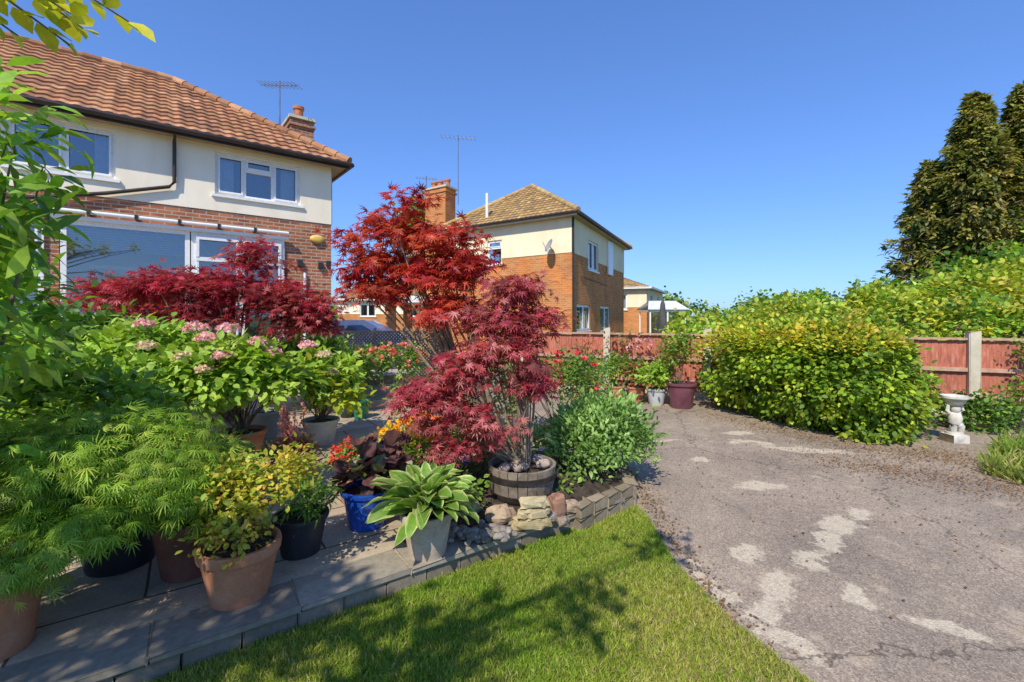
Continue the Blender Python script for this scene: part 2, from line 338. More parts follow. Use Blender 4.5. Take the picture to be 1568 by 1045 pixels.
cd.sensor_width=36; cd.lens=16.07; cd.shift_y=-.0239; cd.clip_end=3000; cd.clip_start=.05; S.camera=cam
S.view_settings.view_transform='Standard'; S.view_settings.look='None'; S.view_settings.exposure=0
# ------------------------------------------------------------ ground
b=MB(); b.face([(-1500,-1500,-.03),(1500,-1500,-.03),(1500,1500,-.03),(-1500,1500,-.03)],'ground'); b.build('ground')
def poly(name,pts,z,mat,uvd=None,thick=0):
    b=MB()
    if uvd is not None:
        u=V(*uvd);wv=V(-u[1],u[0]); uv=[(p[0]*u[0]+p[1]*u[1]+20,p[0]*wv[0]+p[1]*wv[1]+20.32) for p in pts]
    else: uv=None
    b.face([(p[0],p[1],z) for p in pts],mat,uv)
    if thick:
        for i in range(len(pts)):
            p,q=pts[i],pts[(i+1)%len(pts)]; b.face([(p[0],p[1],z-thick),(q[0],q[1],z-thick),(q[0],q[1],z),(p[0],p[1],z)],mat,uv[:4] if uv else None)
    return b.build(name)
poly('tarmac_drive',[(.9,3.9),(1.08,3.6),(1.06,3.3),(1.06,2.9),(1.15,2.4),(1.30,2.0),(1.6,1.4),(2.0,0),(2.6,-6),(12,-6),(14,5),(10,6.6),(.75,10.8),(-1,14),(-3,26),(-12,30),(-14,20),(-4.2,11.2),(-3,6),(-.5,4.5)],0,'tarmac')
LAWN=[(-3.2,.84),(1.05,3.83),(1.08,3.6),(1.06,3.3),(1.06,2.9),(1.15,2.4),(1.30,2.0),(1.6,1.4),(2.0,0),(2.6,-6),(-9,-6),(-9,-3)]
poly('lawn',LAWN,.006,'lawn')
ud=norm(V(4.25,2.97)); un=V(-ud[1],ud[0])
PAT=[(-9,-3.21),(-3.2,.87),(.85,3.70),(.95,3.95),(.9,4.75),(-.2,5.6),(-1.2,6.4),(-1.5,8),(-2.2,11.2),(-4.0,11.4),(-12,5)]
poly('patio',PAT,.12,'slab',ud,.03)
b=MB(); s=0; p0=V(-9,-3.21); q0=V(.88,3.72); L=np.linalg.norm(q0-p0); dd=(q0-p0)/L; nn=V(dd[1],-dd[0])
while s<L-.25:
    l=.215+.02*random.random(); o=p0+dd*s-nn*.10+nn*.006*random.random(); g=.7+.5*random.random()
    b.box((o[0],o[1],-.02),(dd[0]*l,dd[1]*l,0),(nn[0]*.10,nn[1]*.10,0),(0,0,.106+.006*random.random()),'stone',(.24*g,.20*g,.15*g)); s+=l+.012
b.build('patio_edging',bevel=.008)
b=MB(); s=0
while s<L-.3:
    l=.58+.04*random.random(); o=p0+dd*s-nn*(.275-.012*random.random()); g=.7+.4*random.random()
    b.box((o[0],o[1],.093),(dd[0]*l,dd[1]*l,0),(nn[0]*.288,nn[1]*.288,0),(0,0,.030+.005*random.random()),'stone',(.34*g,.30*g,.24*g)); s+=l+.008
b.build('patio_coping',bevel=.007)
def inpoly(P,poly):
    x,y=P[:,0],P[:,1]; ins=np.zeros(len(P),bool); j=len(poly)-1
    for i in range(len(poly)):
        xi,yi=poly[i];xj,yj=poly[j]
        c=((yi>y)!=(yj>y))&(x<(xj-xi)*(y-yi)/(yj-yi+1e-12)+xi); ins^=c; j=i
    return ins
def grass(name,poly,n,h,pal,bb):
    P=np.stack([rng.uniform(bb[0],bb[1],n),rng.uniform(bb[2],bb[3],n),np.full(n,.004)],1); P=P[inpoly(P,poly)]; n=len(P)
    pat=.5+.5*np.sin(P[:,0]*3.1+np.sin(P[:,1]*2.3)*1.5)*np.sin(P[:,1]*2.7+1+np.sin(P[:,0]*4))
    pa2=.5+.5*np.sin(P[:,0]*9+2*np.sin(P[:,1]*7))*np.sin(P[:,1]*11+2*np.sin(P[:,0]*6))
    rt=np.clip((P[:,0]-.2)/1.0,0,1)*np.clip((3.2-P[:,1])/.8,0,1)
    f=np.clip(pat*.40+pa2*.25-.1+.55*rt*rng.random(n)+.25*rng.random(n),0,1)[:,None]
    C=np.array(pal[0])*(1-f)+np.array(pal[1])*f; C*=(.62+.65*rng.random((n,1)))
    dry=rng.random((n,1))<(.06+.30*rt[:,None]+.1*pa2[:,None]*pat[:,None]); C=np.where(dry,V(.60,.49,.24)*(.7+.4*rng.random((n,1))),C)
    A=V(0,0,1)+rng.normal(size=(n,3))*V(.5,.5,0); N=rdir(n)*V(1,1,.1)
    return scatter(name,T_blade(),P,A,N,h*(.5+rng.random(n)*.8),C,'grass')
grass('lawn_grass',LAWN,240000,.033,[(.20,.37,.03),(.50,.50,.09)],(-2.2,1.45,1.3,3.85)); 
VER=[(4.75,4.6),(5.0,3.7),(6.2,3.2),(7.5,5.0),(6.1,5.7)]
grass('verge_grass',VER,11000,.18,[(.18,.32,.04),(.48,.46,.12)],(4.7,7.5,3.2,6.0))
# ------------------------------------------------------------ houses
def roof(b,A,B,g2,rise,D,hipL,hipR,prof,pal):
    A=np.array(A);B=np.array(B);L=np.linalg.norm(B-A);e=(B-A)/L;T=math.hypot(D,rise[1]-rise[0])
    tw=.21; du=tw/6; ns=int(L/du); ncourse=int(round(T/.27)); ch=T/ncourse
    su=np.arange(ns+1)*du; rows=[];hs=[]
    for c in range(ncourse): rows+=[c*ch,(c+1)*ch]; hs+=[.038,.005]
    cosp=lambda s: prof*np.abs(np.cos(np.pi*s/tw))**1.5
    vs=[];nvec=norm(V(-g2[0]*(rise[1]-rise[0]),-g2[1]*(rise[1]-rise[0]),D))
    for t,h in zip(rows,hs):
        f=t/T
        P=np.stack([A[0]+e[0]*su+g2[0]*D*f,A[1]+e[1]*su+g2[1]*D*f,np.full(len(su),rise[0]+(rise[1]-rise[0])*f)],1)+nvec*(h+cosp(su))[:,None]
        vs.append(P)
    i0=len(b.v); k=b.mi('tile'); W=len(su)
    tilec={}
    for P in vs: b.v+= [tuple(p) for p in P]
    cols=[]
    for r in range(len(rows)):
        for j in range(W):
            key=(r//2,int(su[j]/tw)); 
            if key not in tilec: tilec[key]=tuple(np.array(pal[random.randrange(len(pal))])*(.8+.4*random.random()))
            cols.append(tilec[key])
    b.c+=cols
    for r in range(len(rows)-1):
        f=(rows[r]+rows[r+1])/2/T
        for j in range(ns):
            s=su[j]+du/2
            if s<f*D*hipL-.03 or s>L-f*D*hipR+.03: continue
            q=(i0+r*W+j,i0+r*W+j+1,i0+(r+1)*W+j+1,i0+(r+1)*W+j)
            b.f.append(q); b.m.append(k); b.uv+=[(0,0)]*4
def hiptiles(b,p,q,pal,r=.10):
    p=V(*p);q=V(*q);L=np.linalg.norm(q-p);n=max(1,int(L/.33));d=(q-p)/n
    for i in range(n):
        c=np.array(pal[random.randrange(len(pal))])*(.7+.5*random.random())
        b.tube([p+d*i,p+d*(i+1.06)],[r*1.08,r*.9],'tile',10,tuple(c))
def wallface(b,L,s0,s1,z0,zb,z1,holes,mb,mr):
    ss=sorted(set([s0,s1]+[h[0] for h in holes]+[h[1] for h in holes])); zs=sorted(set([z0,zb,z1]+[h[2] for h in holes]+[h[3] for h in holes]))
    for i in range(len(ss)-1):
        for j in range(len(zs)-1):
            cs=(ss[i]+ss[i+1])/2;cz=(zs[j]+zs[j+1])/2
            if any(h[0]<cs<h[1] and h[2]<cz<h[3] for h in holes): continue
            up=cz>zb; o=.02 if up else 0
            a,c,d,e=ss[i],ss[i+1],zs[j],zs[j+1]
            b.face([L(a,o,d),L(c,o,d),L(c,o,e),L(a,o,e)],mr if up else mb,[(a,d),(c,d),(c,e),(a,e)])
    for h in holes:
        o=.02 if (h[2]+h[3])/2>zb else 0; m=mr if o else mb
        for (a,c,d,e) in ((h[0],h[0],h[2],h[3]),(h[1],h[1],h[2],h[3])): b.face([L(a,o,d),L(a,-.2,d),L(a,-.2,e),L(a,o,e)],m,[(0,d),(.2,d),(.2,e),(0,e)])
        for z in (h[2],h[3]): b.face([L(h[0],o,z),L(h[1],o,z),L(h[1],-.2,z),L(h[0],-.2,z)],m,[(h[0],0),(h[1],0),(h[1],.2),(h[0],.2)])
    b.face([L(s0,.02,zb),L(s1,.02,zb),L(s1,0,zb),L(s0,0,zb)],mr)
def lbox(b,L,s0,s1,d0,d1,z0,z1,mat):
    o=L(s0,d0,z0); b.box(o,L(s1,d0,z0)-o,L(s0,d1,z0)-o,V(0,0,z1-z0),mat)
def window(b,L,s0,s1,z0,z1,panes,off=-.05,sill=True,curtain=True,tops=(),fr=.06):
    d0,d1=off-.06,off
    lbox(b,L,s0,s1,d0,d1,z0,z0+fr,'white'); lbox(b,L,s0,s1,d0,d1,z1-fr,z1,'white')
    xs=[0]+list(panes)+[1]; W=s1-s0
    for i,x in enumerate(xs):
        hw=fr if i in (0,len(xs)-1) else fr*.5
        c=s0+W*x; a=c if i==0 else c-hw; e=c if i==len(xs)-1 else c+hw
        lbox(b,L,a,e,d0,d1,z0+fr,z1-fr,'white')
    for i in range(len(xs)-1):
        a=s0+W*xs[i]+(fr if i==0 else fr*.5);e=s0+W*xs[i+1]-(fr if i==len(xs)-2 else fr*.5)
        za=z0+fr; zt=z1-fr
        if i in tops:
            zm=z0+(z1-z0)*.68; lbox(b,L,a,e,d0,d1+.012,zm-.035,zm+.035,'white')
            for (q,r,t,u) in ((a,e,zm+.035,zm+.07),(a,e,zt-.035,zt),(a,a+.035,zm+.07,zt-.035),(e-.035,e,zm+.07,zt-.035)): lbox(b,L,q,r,d1+.001,d1+.028,t,u,'white')
        elif (e-a)<1.2:
            for (q,r,t,u) in ((a,e,za,za+.035),(a,e,zt-.035,zt),(a,a+.035,za+.035,zt-.035),(e-.035,e,za+.035,zt-.035)): lbox(b,L,q,r,d1+.001,d1+.022,t,u,'white')
        g=d1-.03; b.face([L(a,g,za),L(e,g,za),L(e,g,zt),L(a,g,zt)],'glass')
    if curtain:
        for (a,e) in ((s0+.05,s0+W*.22),(s1-W*.22,s1-.05)):
            n=10
            for k in range(n):
                x0=a+(e-a)*k/n;x1=a+(e-a)*(k+1)/n; y0=-.22-.03*(k%2);y1=-.22-.03*((k+1)%2)
                b.face([L(x0,y0,z0),L(x1,y1,z0),L(x1,y1,z1),L(x0,y0,z1)],'curtain')
    if sill: lbox(b,L,s0-.06,s1+.06,off-.02,.07,z0-.055,z0-.002,'white')
PAL1=[(.46,.22,.11),(.40,.19,.10),(.52,.28,.15),(.36,.18,.105),(.48,.25,.12)]
PAL2=[(.44,.28,.11),(.38,.24,.11),(.50,.34,.14),(.32,.22,.11)]
H1=empty('semi_detached_brick_house')
u1=V(.783,.622); i1=V(-.622,.783); W1=V(-4.29,10.85)
def L1(s,o,z): p=W1+u1*s-i1*o; return V(p[0],p[1],z)
b=MB(); DP=5.85; LL=-13.0
h1=[(-2.33,-.69,4.12,5.0),(-5.25,-3.87,4.12,5.02),(-10,-8.4,4.12,5.0),(-4.62,-1.03,.9,3.30),(-6.4,-4.8,.6,3.3)]
wallface(b,L1,LL,0,-.03,3.78,5.2,h1,'brick1','render1')
def L1e(s,o,z): p=W1+i1*s+u1*o; return V(p[0],p[1],z)
wallface(b,L1e,0,DP,-.03,3.78,5.2,[],'brick1','render1')
def L1b(s,o,z): p=W1+i1*DP+u1*s+i1*o; return V(p[0],p[1],z)
wallface(b,L1b,LL,0,-.03,3.78,5.2,[],'brick1','render1')
b.build('walls',H1)
b=MB()
window(b,L1,-2.33,-.69,4.12,5.0,[.33,.66],tops=(1,)); window(b,L1,-5.25,-3.87,4.12,5.02,[.5]); window(b,L1,-10,-8.4,4.12,5.0,[.33,.66],tops=(1,))
def L1p(s,o,z): return L1(s,o+.10,z)
window(b,L1p,-4.6,-2.75,.9,3.30,[],sill=False,curtain=False,fr=.08); window(b,L1p,-2.73,-1.03,.9,3.3,[.5],tops=(),sill=False,curtain=False,fr=.09)
for (a,e) in ((-2.6,-1.95),(-1.8,-1.15)):
    lbox(b,L1p,a-.05,e+.05,-.045,-.02,2.72,2.80,'white'); lbox(b,L1p,a-.05,e+.05,-.045,-.01,3.15,3.21,'white'); lbox(b,L1p,a-.05,a,-.045,-.01,2.80,3.15,'white'); lbox(b,L1p,e,e+.05,-.045,-.01,2.80,3.15,'white')
window(b,L1p,-6.35,-4.8,.6,3.3,[.5],tops=(0,1),sill=False,curtain=False,fr=.07)
lbox(b,L1,-6.5,-.95,.05,.115,3.302,3.37,'white')
b.build('windows',H1)
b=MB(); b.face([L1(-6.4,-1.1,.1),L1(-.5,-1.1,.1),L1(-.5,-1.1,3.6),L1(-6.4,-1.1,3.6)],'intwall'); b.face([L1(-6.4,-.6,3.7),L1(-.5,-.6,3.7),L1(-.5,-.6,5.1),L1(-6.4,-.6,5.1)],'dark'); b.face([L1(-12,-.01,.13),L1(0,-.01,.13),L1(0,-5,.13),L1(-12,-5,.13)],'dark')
for k in range(7): b.tube([L1(-4.5+.30*k,-.12,3.26),L1(-4.2+.33*k,-1.05,2.85)],.022,'white',6)
for k in range(9): # slatted blind behind the big pane
    z=3.16-.045*k; b.face([L1(-4.5,-.05,z),L1(-2.85,-.05,z),L1(-2.85,-.085,z+.03),L1(-4.5,-.085,z+.03)],'curtain')
for (a,z) in ((-4.3,1.55),(-3.45,1.55),(-2.5,1.55)):
    for (q,r,t,u_) in ((a,a+.75,z,z+.07),(a,a+.75,z+1.0,z+1.07),(a,a+.07,z+.07,z+1.0),(a+.68,a+.75,z+.07,z+1.0),(a+.07,a+.68,z+.68,z+.74)): lbox(b,L1,q,r,-1.08,-1.02,t,u_,'white')
    b.face([L1(a+.07,-1.06,z+.07),L1(a+.68,-1.06,z+.07),L1(a+.68,-1.06,z+.68),L1(a+.07,-1.06,z+.68)],'dark')
b.build('interior',H1)
b=MB(); G=W1+(-i1)*.32+u1*.32
def R1(s,o,z): p=G+u1*s+i1*o; return V(p[0],p[1],z)
D1=3.22; zr=7.42
roof(b,R1(-13.5,0,0)[:2],R1(0,0,0)[:2],i1,(5.2,zr),D1,0,1,.020,PAL1)
roof(b,R1(0,0,0)[:2],R1(0,2*D1,0)[:2],-u1,(5.2,zr),D1,1,1,.020,PAL1)
roof(b,R1(-13.5,2*D1,0)[:2],R1(0,2*D1,0)[:2],-i1,(5.2,zr),D1,0,1,.020,PAL1)
hiptiles(b,R1(-13.5,D1,zr+.03),R1(-D1,D1,zr+.03),PAL1); hiptiles(b,R1(0,0,5.26),R1(-D1,D1,zr+.03),PAL1); hiptiles(b,R1(0,2*D1,5.26),R1(-D1,D1,zr+.03),PAL1)
b.build('roof',H1)
b=MB()
b.face([R1(-13.5,0.02,5.12),R1(-.02,0.02,5.12),R1(-.02,.4,5.12),R1(-13.5,.4,5.12)],'fascia'); b.face([R1(-.02,.02,5.121),R1(-.02,6.4,5.121),R1(-.4,6.4,5.121),R1(-.4,.02,5.121)],'fascia')
o=R1(-13.5,0,5.08); b.box(o,R1(0,0,5.08)-o,R1(-13.5,.02,5.08)-o,V(0,0,.14),'brown'); o=R1(-.02,.02,5.08); b.box(o,R1(-.02,6.42,5.08)-o,R1(0,.02,5.08)-o,V(0,0,.14),'brown')
b.tube([R1(-13.5,-.05,5.17),R1(.03,-.05,5.17)],.055,'brown',10); b.tube([R1(.05,-.05,5.17),R1(.05,6.4,5.17)],.055,'brown',10)
b.tube([L1(-3.0,.34,5.12),L1(-3.0,.1,5.0),L1(-3.0,.08,4.22),L1(-3.08,.08,4.12),L1(-4.0,.08,3.84),L1(-4.9,.08,3.62),L1(-5.5,.08,3.55)],.034,'brown',10)
b.tube([L1(-6.6,.17,3.44),L1(-.97,.17,3.44)],.035,'white',10)
for s in np.arange(-6.2,-1,.65): lbox(b,L1,s,s+.05,.02,.215,3.40,3.485,'brown')
b.tube([L1(-.6,.05,.2),L1(-.6,.05,2.6)],.03,'white',8)
b.build('gutters_and_pipes',H1)
b=MB(); o=L1(-.33,.02,3.4); b.lathe((0,0,0),[(0,0),(.13,0),(.135,.02),(.12,.05),(.06,.065),(0,.066)],'yellow',20)
ob=b.build('alarm_box',H1,True); ob.rotation_euler=(math.radians(90),0,math.atan2(u1[1],u1[0])); ob.location=o.tolist(); ob.scale=(1.2,.7,1)
b=MB()
for (s,z) in ((-.75,2.75),(-.3,2.72),(-.12,2.78)): lbox(b,L1,s,s+.1,.0,.08,z,z+.13,'black')
b.build('outside_lights',H1)
def chimney(parent,c,a,bb,z0,z1,brick,pots,pz):
    b=MB(); a=V(*a);bb=V(*bb); ha=V(a[0],a[1],0);hb=V(bb[0],bb[1],0); c=V(*c)
    b.box(c-ha-hb+V(0,0,z0),2*ha,2*hb,V(0,0,z1-z0-.28),brick)
    b.box(c-ha*1.12-hb*1.12+V(0,0,z1-.28),2.24*ha,2.24*hb,V(0,0,.08),brick); b.box(c-ha*1.02-hb*1.02+V(0,0,z1-.2),2.04*ha,2.04*hb,V(0,0,.12),brick)
    b.box(c-ha*1.15-hb*1.15+V(0,0,z1-.08),2.3*ha,2.3*hb,V(0,0,.08),'post')
    for p in pots: b.lathe(c+ha*p+V(0,0,z1),[(.15,0),(.13,.05),(.12,pz-.1),(.15,pz-.08),(.15,pz),(.1,pz),(.1,pz-.2)],'potred',20)
    b.build('chimney',parent)
def antenna(name,parent,p,z0,z1,d,n=9,L=1.2,el=.45,double=False):
    b=MB(); p=V(*p); d=norm(V(*d)); pr=V(-d[1],d[0],0)
    b.tube([p+V(0,0,z0),p+V(0,0,z1)],.02,'metal',6)
    for zz in ([z1-.1,z1-.3] if double else [z1-.12]):
        b.tube([p+V(0,0,zz)-d*L*.5,p+V(0,0,zz)+d*L*.5],.012,'metal',5)
        for k in range(n):
            c=p+V(0,0,zz)+d*L*(k/(n-1)-.5); b.tube([c-pr*el*.5,c+pr*el*.5],.007,'metal',4)
            b.tube([c-V(0,0,.09)+pr*.1,c+V(0,0,.09)-pr*.1],.005,'metal',4)
    b.build(name,parent)
chimney(H1,(-6.07,13.0,0),u1*.3,i1*.42,5.0,7.13,'brick1',[0],.42)
antenna('tv_aerial',H1,(-6.25,12.3,0),6.0,7.95,(-.95,.25,.15),10,1.1,.45,False)
H2=empty('detached_brick_house')
w2=norm(V(-.82,.57)); v2=norm(V(.43,.903)); E2=V(2.245,15.56); K2=E2+.35*w2+.35*v2; LA,LB=6.1,8.7
def LF(a,o,z): p=K2+w2*a-v2*o; return V(p[0],p[1],z)
def RF(s,o,z): p=K2+v2*s-w2*o; return V(p[0],p[1],z)
def LBk(a,o,z): p=K2+w2*a+v2*(LB+o); return V(p[0],p[1],z)
def LSd(s,o,z): p=K2+v2*s+w2*(LA+o); return V(p[0],p[1],z)
b=MB(); zb=3.86
hl=[(3.05,3.75,3.65,4.6)]; hr=[(2.0,3.5,3.45,4.62),(.55,2.3,1.05,2.05),(3.9,5.6,.9,2.05)]
wallface(b,LF,0,LA,-.03,zb,5.2,hl,'brick2','render2'); wallface(b,RF,0,LB,-.03,zb,5.2,hr,'brick2','render2')
wallface(b,LBk,0,LA,-.03,zb,5.2,[],'brick2','render2'); wallface(b,LSd,0,LB,-.03,zb,5.2,[],'brick2','render2')
b.build('walls',H2); b=MB()
window(b,LF,3.05,3.75,3.65,4.6,[],tops=(0,)); window(b,RF,2.0,3.5,3.45,4.62,[.5]); window(b,RF,.55,2.3,1.05,2.05,[.5]); window(b,RF,3.9,5.6,.9,2.05,[.5])
lbox(b,RF,5.0,5.9,.03,.10,3.5,5.0,'white')
b.build('windows',H2); b=MB()
b.face([RF(.1,-1.2,.1),RF(8,-1.2,.1),RF(8,-1.2,5.1),RF(.1,-1.2,5.1)],'dark'); b.face([LF(.1,-1.0,.1),LF(6,-1,.1),LF(6,-1,5.1),LF(.1,-1,5.1)],'dark'); b.build('interior',H2)
b=MB(); LA2,LB2=LA+.7,LB+.7; hd=LA2/2; zr2=7.45
def R2(a,s,z): p=E2+w2*a+v2*s; return V(p[0],p[1],z)
roof(b,R2(0,0,0)[:2],R2(LA2,0,0)[:2],v2,(5.2,zr2),hd,1,1,.024,PAL2)
roof(b,R2(0,0,0)[:2],R2(0,LB2,0)[:2],w2,(5.2,zr2),hd,1,1,.024,PAL2)
roof(b,R2(LA2,0,0)[:2],R2(LA2,LB2,0)[:2],-w2,(5.2,zr2),hd,1,1,.024,PAL2)
roof(b,R2(0,LB2,0)[:2],R2(LA2,LB2,0)[:2],-v2,(5.2,zr2),hd,1,1,.024,PAL2)
pa=R2(hd,hd,zr2+.03);pb=R2(hd,LB2-hd,zr2+.03); Y2=[(.56,.41,.16),(.48,.32,.14)]
hiptiles(b,pa,pb,Y2)
for q,p in ((R2(0,0,5.25),pa),(R2(LA2,0,5.25),pa),(R2(0,LB2,5.25),pb),(R2(LA2,LB2,5.25),pb)): hiptiles(b,q,p,Y2)
b.build('roof',H2); b=MB()
for (p,q) in ((R2(0,0,0),R2(LA2,0,0)),(R2(0,0,0),R2(0,LB2,0)),(R2(LA2,0,0),R2(LA2,LB2,0))):
    b.tube([p+V(0,0,5.19),q+V(0,0,5.19)],.06,'brown',8)
p=[R2(.05,.05,5.1),R2(LA2-.05,.05,5.1),R2(LA2-.05,LB2-.05,5.1),R2(.05,LB2-.05,5.1)]; b.face(p,'fascia')
for i in range(4): a_,c_=p[i],p[(i+1)%4]; b.face([a_,c_,c_+V(0,0,.13),a_+V(0,0,.13)],'white' if i==0 else 'brown')
b.tube([R2(LA2*.63,.6,5.6),R2(LA2*.63,.6,6.6)],.06,'white',8)
b.tube([RF(.0,.06,5.1),RF(.05,.06,.1)],.03,'brown',8)
b.tube([RF(1.0,.02,3.1),RF(5.0,.02,3.0)],.012,'brown',5)
lbox(b,LF,1.9,2.2,.0,.06,.0,2.0,'brown')
b.build('gutters_and_pipes',H2)
b=MB(); c=LF(.75,.35,4.1); ax=norm(V(-.85,-.3,.4)); x1=norm(np.cross(ax,V(0,0,1)));y1=np.cross(x1,ax)
vs=[];fs=[]
for i in range(5):
    r=.25*i/4
    for k in range(16): q=2*math.pi*k/16; vs.append(c+x1*r*math.cos(q)+y1*r*math.sin(q)+ax*(r*r*.9))
for i in range(4):
    for k in range(16): fs.append((i*16+k,i*16+(k+1)%16,(i+1)*16+(k+1)%16,(i+1)*16+k))
b.mesh(vs,fs,'dish'); b.tube([c,LF(.75,0,3.95)],.02,'metal',6); b.tube([c-y1*.24,c+ax*.3],.01,'metal',5); b.build('satellite_dish',H2)
chimney(H2,(-3.23,20.57,0),w2*.62,v2*.4,.0,7.33,'brick2',[-.7,0,.6],.36)
antenna('tv_aerial',H2,(-2.4,20.4,0),6.6,9.7,(-1,.1,.1),9,1.5,.6); antenna('tv_aerial',H2,(-3.9,20.8,0),7.0,8.0,(-1,.1,.1),7,.9,.4)
def simple_house(name,c,ux,lx,ly,ze,zr,wall,pal,zb=0):
    H=empty(name); ux=norm(V(*ux)); uy=V(-ux[1],ux[0]); c=V(*c)
    def fr(o,du,dn):
        return lambda s,q,z:(lambda p:V(p[0],p[1],z))(o+du*s+dn*q)
    sides=[(fr(c,ux,-uy),lx),(fr(c,uy,-ux),ly),(fr(c+uy*ly,ux,uy),lx),(fr(c+ux*lx,uy,ux),ly)]
    wb=MB(); b=MB()
    for Lf,l in sides:
        holes=[(l*.18,l*.18+1.3,ze-1.4,ze-.35),(l*.6,l*.6+1.3,ze-1.4,ze-.35)]
        wallface(b,Lf,0,l,-.03,zb if zb else .0,ze,holes,'brick2',wall)
        for h in holes: window(wb,Lf,h[0],h[1],h[2],h[3],[.5])
    b.build('walls',H); wb.build('windows',H)
    b=MB(); e=.35; o=c-ux*e-uy*e; X=lx+2*e;Y=ly+2*e; hd=min(X,Y)/2
    roof(b,o,o+ux*X,uy,(ze,zr),hd,1,1,.02,pal); roof(b,o,o+uy*Y,ux,(ze,zr),hd,1,1,.02,pal); roof(b,o+uy*Y,o+uy*Y+ux*X,-uy,(ze,zr),hd,1,1,.02,pal); roof(b,o+ux*X,o+ux*X+uy*Y,-ux,(ze,zr),hd,1,1,.02,pal)
    q=[o,o+ux*X,o+ux*X+uy*Y,o+uy*Y]; b.face([(p[0],p[1],ze-.05) for p in q],'fascia')
    for i in range(4): 
        a,d=q[i],q[(i+1)%4]; b.face([(a[0],a[1],ze-.05),(d[0],d[1],ze-.05),(d[0],d[1],ze+.08),(a[0],a[1],ze+.08)],'white')
    b.build('roof',H); return H
simple_house('distant_house',(8.7,29.5),(.43,.903),7.5,7,3.45,4.9,'render2',PAL2,zb=2.2)
simple_house('distant_house',(23,75),(1,-.1),6,6,2.0,3.6,'render2',PAL2)
simple_house('distant_house',(-14.5,38),(1,.1),10,7,3.0,5.0,'render1',PAL1,zb=1.8)
b=MB(); c=V(5.9,19.6,0)
for x in (0,.75,1.5): 
    for y in (0,1.6): b.box(c+V(x*1.0,y,0),V(.06,0,0),V(0,.06,0),V(0,0,1.8),'white')
b.box(c+V(0,0,1.8),V(1.6,0,0),V(0,1.7,0),V(0,0,.08),'white'); b.box(c+V(.02,.02,0),V(1.52,0,0),V(0,.04,0),V(0,0,.7),'brick2')
b.face([c+V(-.1,-.1,1.9),c+V(1.7,-.1,1.9),c+V(1.4,.8,2.3),c+V(.2,.8,2.3)],'curtain'); b.face([c+V(-.1,1.8,1.9),c+V(1.7,1.8,1.9),c+V(1.4,.8,2.3),c+V(.2,.8,2.3)],'curtain')
b.face([c+V(.06,.03,.7),c+V(1.5,.03,.7),c+V(1.5,.03,1.8),c+V(.06,.03,1.8)],'glass'); b.build('conservatory')
b=MB(); c=V(6.0,18.2,0); b.tube([c,c+V(0,0,2.3)],.025,'metal',8); b.lathe(c,[(.17,.9),(.20,1.0),(.15,1.5),(.09,2.1),(.02,2.3)],'dark',12); b.lathe(c,[(0,.1),(.25,.08),(.28,0)],'post',16); b.build('closed_parasol',None,True)
b=MB()
for x in (-5.0,-3.6): 
    for y in (18.0,21): b.box((x,y,0),(.35,0,0),(0,.35,0),(0,0,2.15),'brick2')
b.box((-5.2,17.7,2.15),(2.2,0,0),(0,3.9,0),(0,0,.25),'white'); b.build('carport')
CAR=empty('parked_car'); b=MB(); cx,cy=-6.0,17.0
prof=[(-2.0,.35),(-2.05,.7),(-1.95,.95),(-1.2,1.02),(-.55,1.42),(.7,1.45),(1.5,1.02),(2.0,.92),(2.08,.6),(2.0,.35)]
def cs(x,z,side): wy=.86-(.22 if z>1.1 else .03 if z>.9 else 0); return (cx+x,cy+side*wy,z)
b.face([cs(x,z,-1) for x,z in prof],'carp'); b.face([cs(x,z,1) for x,z in prof],'carp')
for i in range(len(prof)):
    p,q=prof[i],prof[(i+1)%len(prof)]; b.face([cs(*p,-1),cs(*q,-1),cs(*q,1),cs(*p,1)],'carp')
ob=b.build('body',CAR,bevel=.04); b=MB()
for sd in (-1,1):
    for q in ([(-.95,1.10),(-.5,1.31),(.03,1.33),(.03,1.10)],[(.14,1.10),(.14,1.33),(.58,1.34),(1.05,1.10)]):
        b.face([(cx+x,cy+sd*(.875+(-.2 if z>1.2 else -.02)),z) for x,z in q],'carglass')
b.face([(cx-1.12,cy-.6,1.09),(cx-1.12,cy+.6,1.09),(cx-.70,cy+.54,1.36),(cx-.70,cy-.54,1.36)],'carglass')
for x in (-1.25,1.3):
    for sd in (-1,1): b.tube([(cx+x,cy+sd*.70,.32),(cx+x,cy+sd*.90,.32)],.32,'tyre',20); b.tube([(cx+x,cy+sd*.89,.32),(cx+x,cy+sd*.91,.32)],.19,'metal',14)
b.build('wheels_and_windows',CAR)
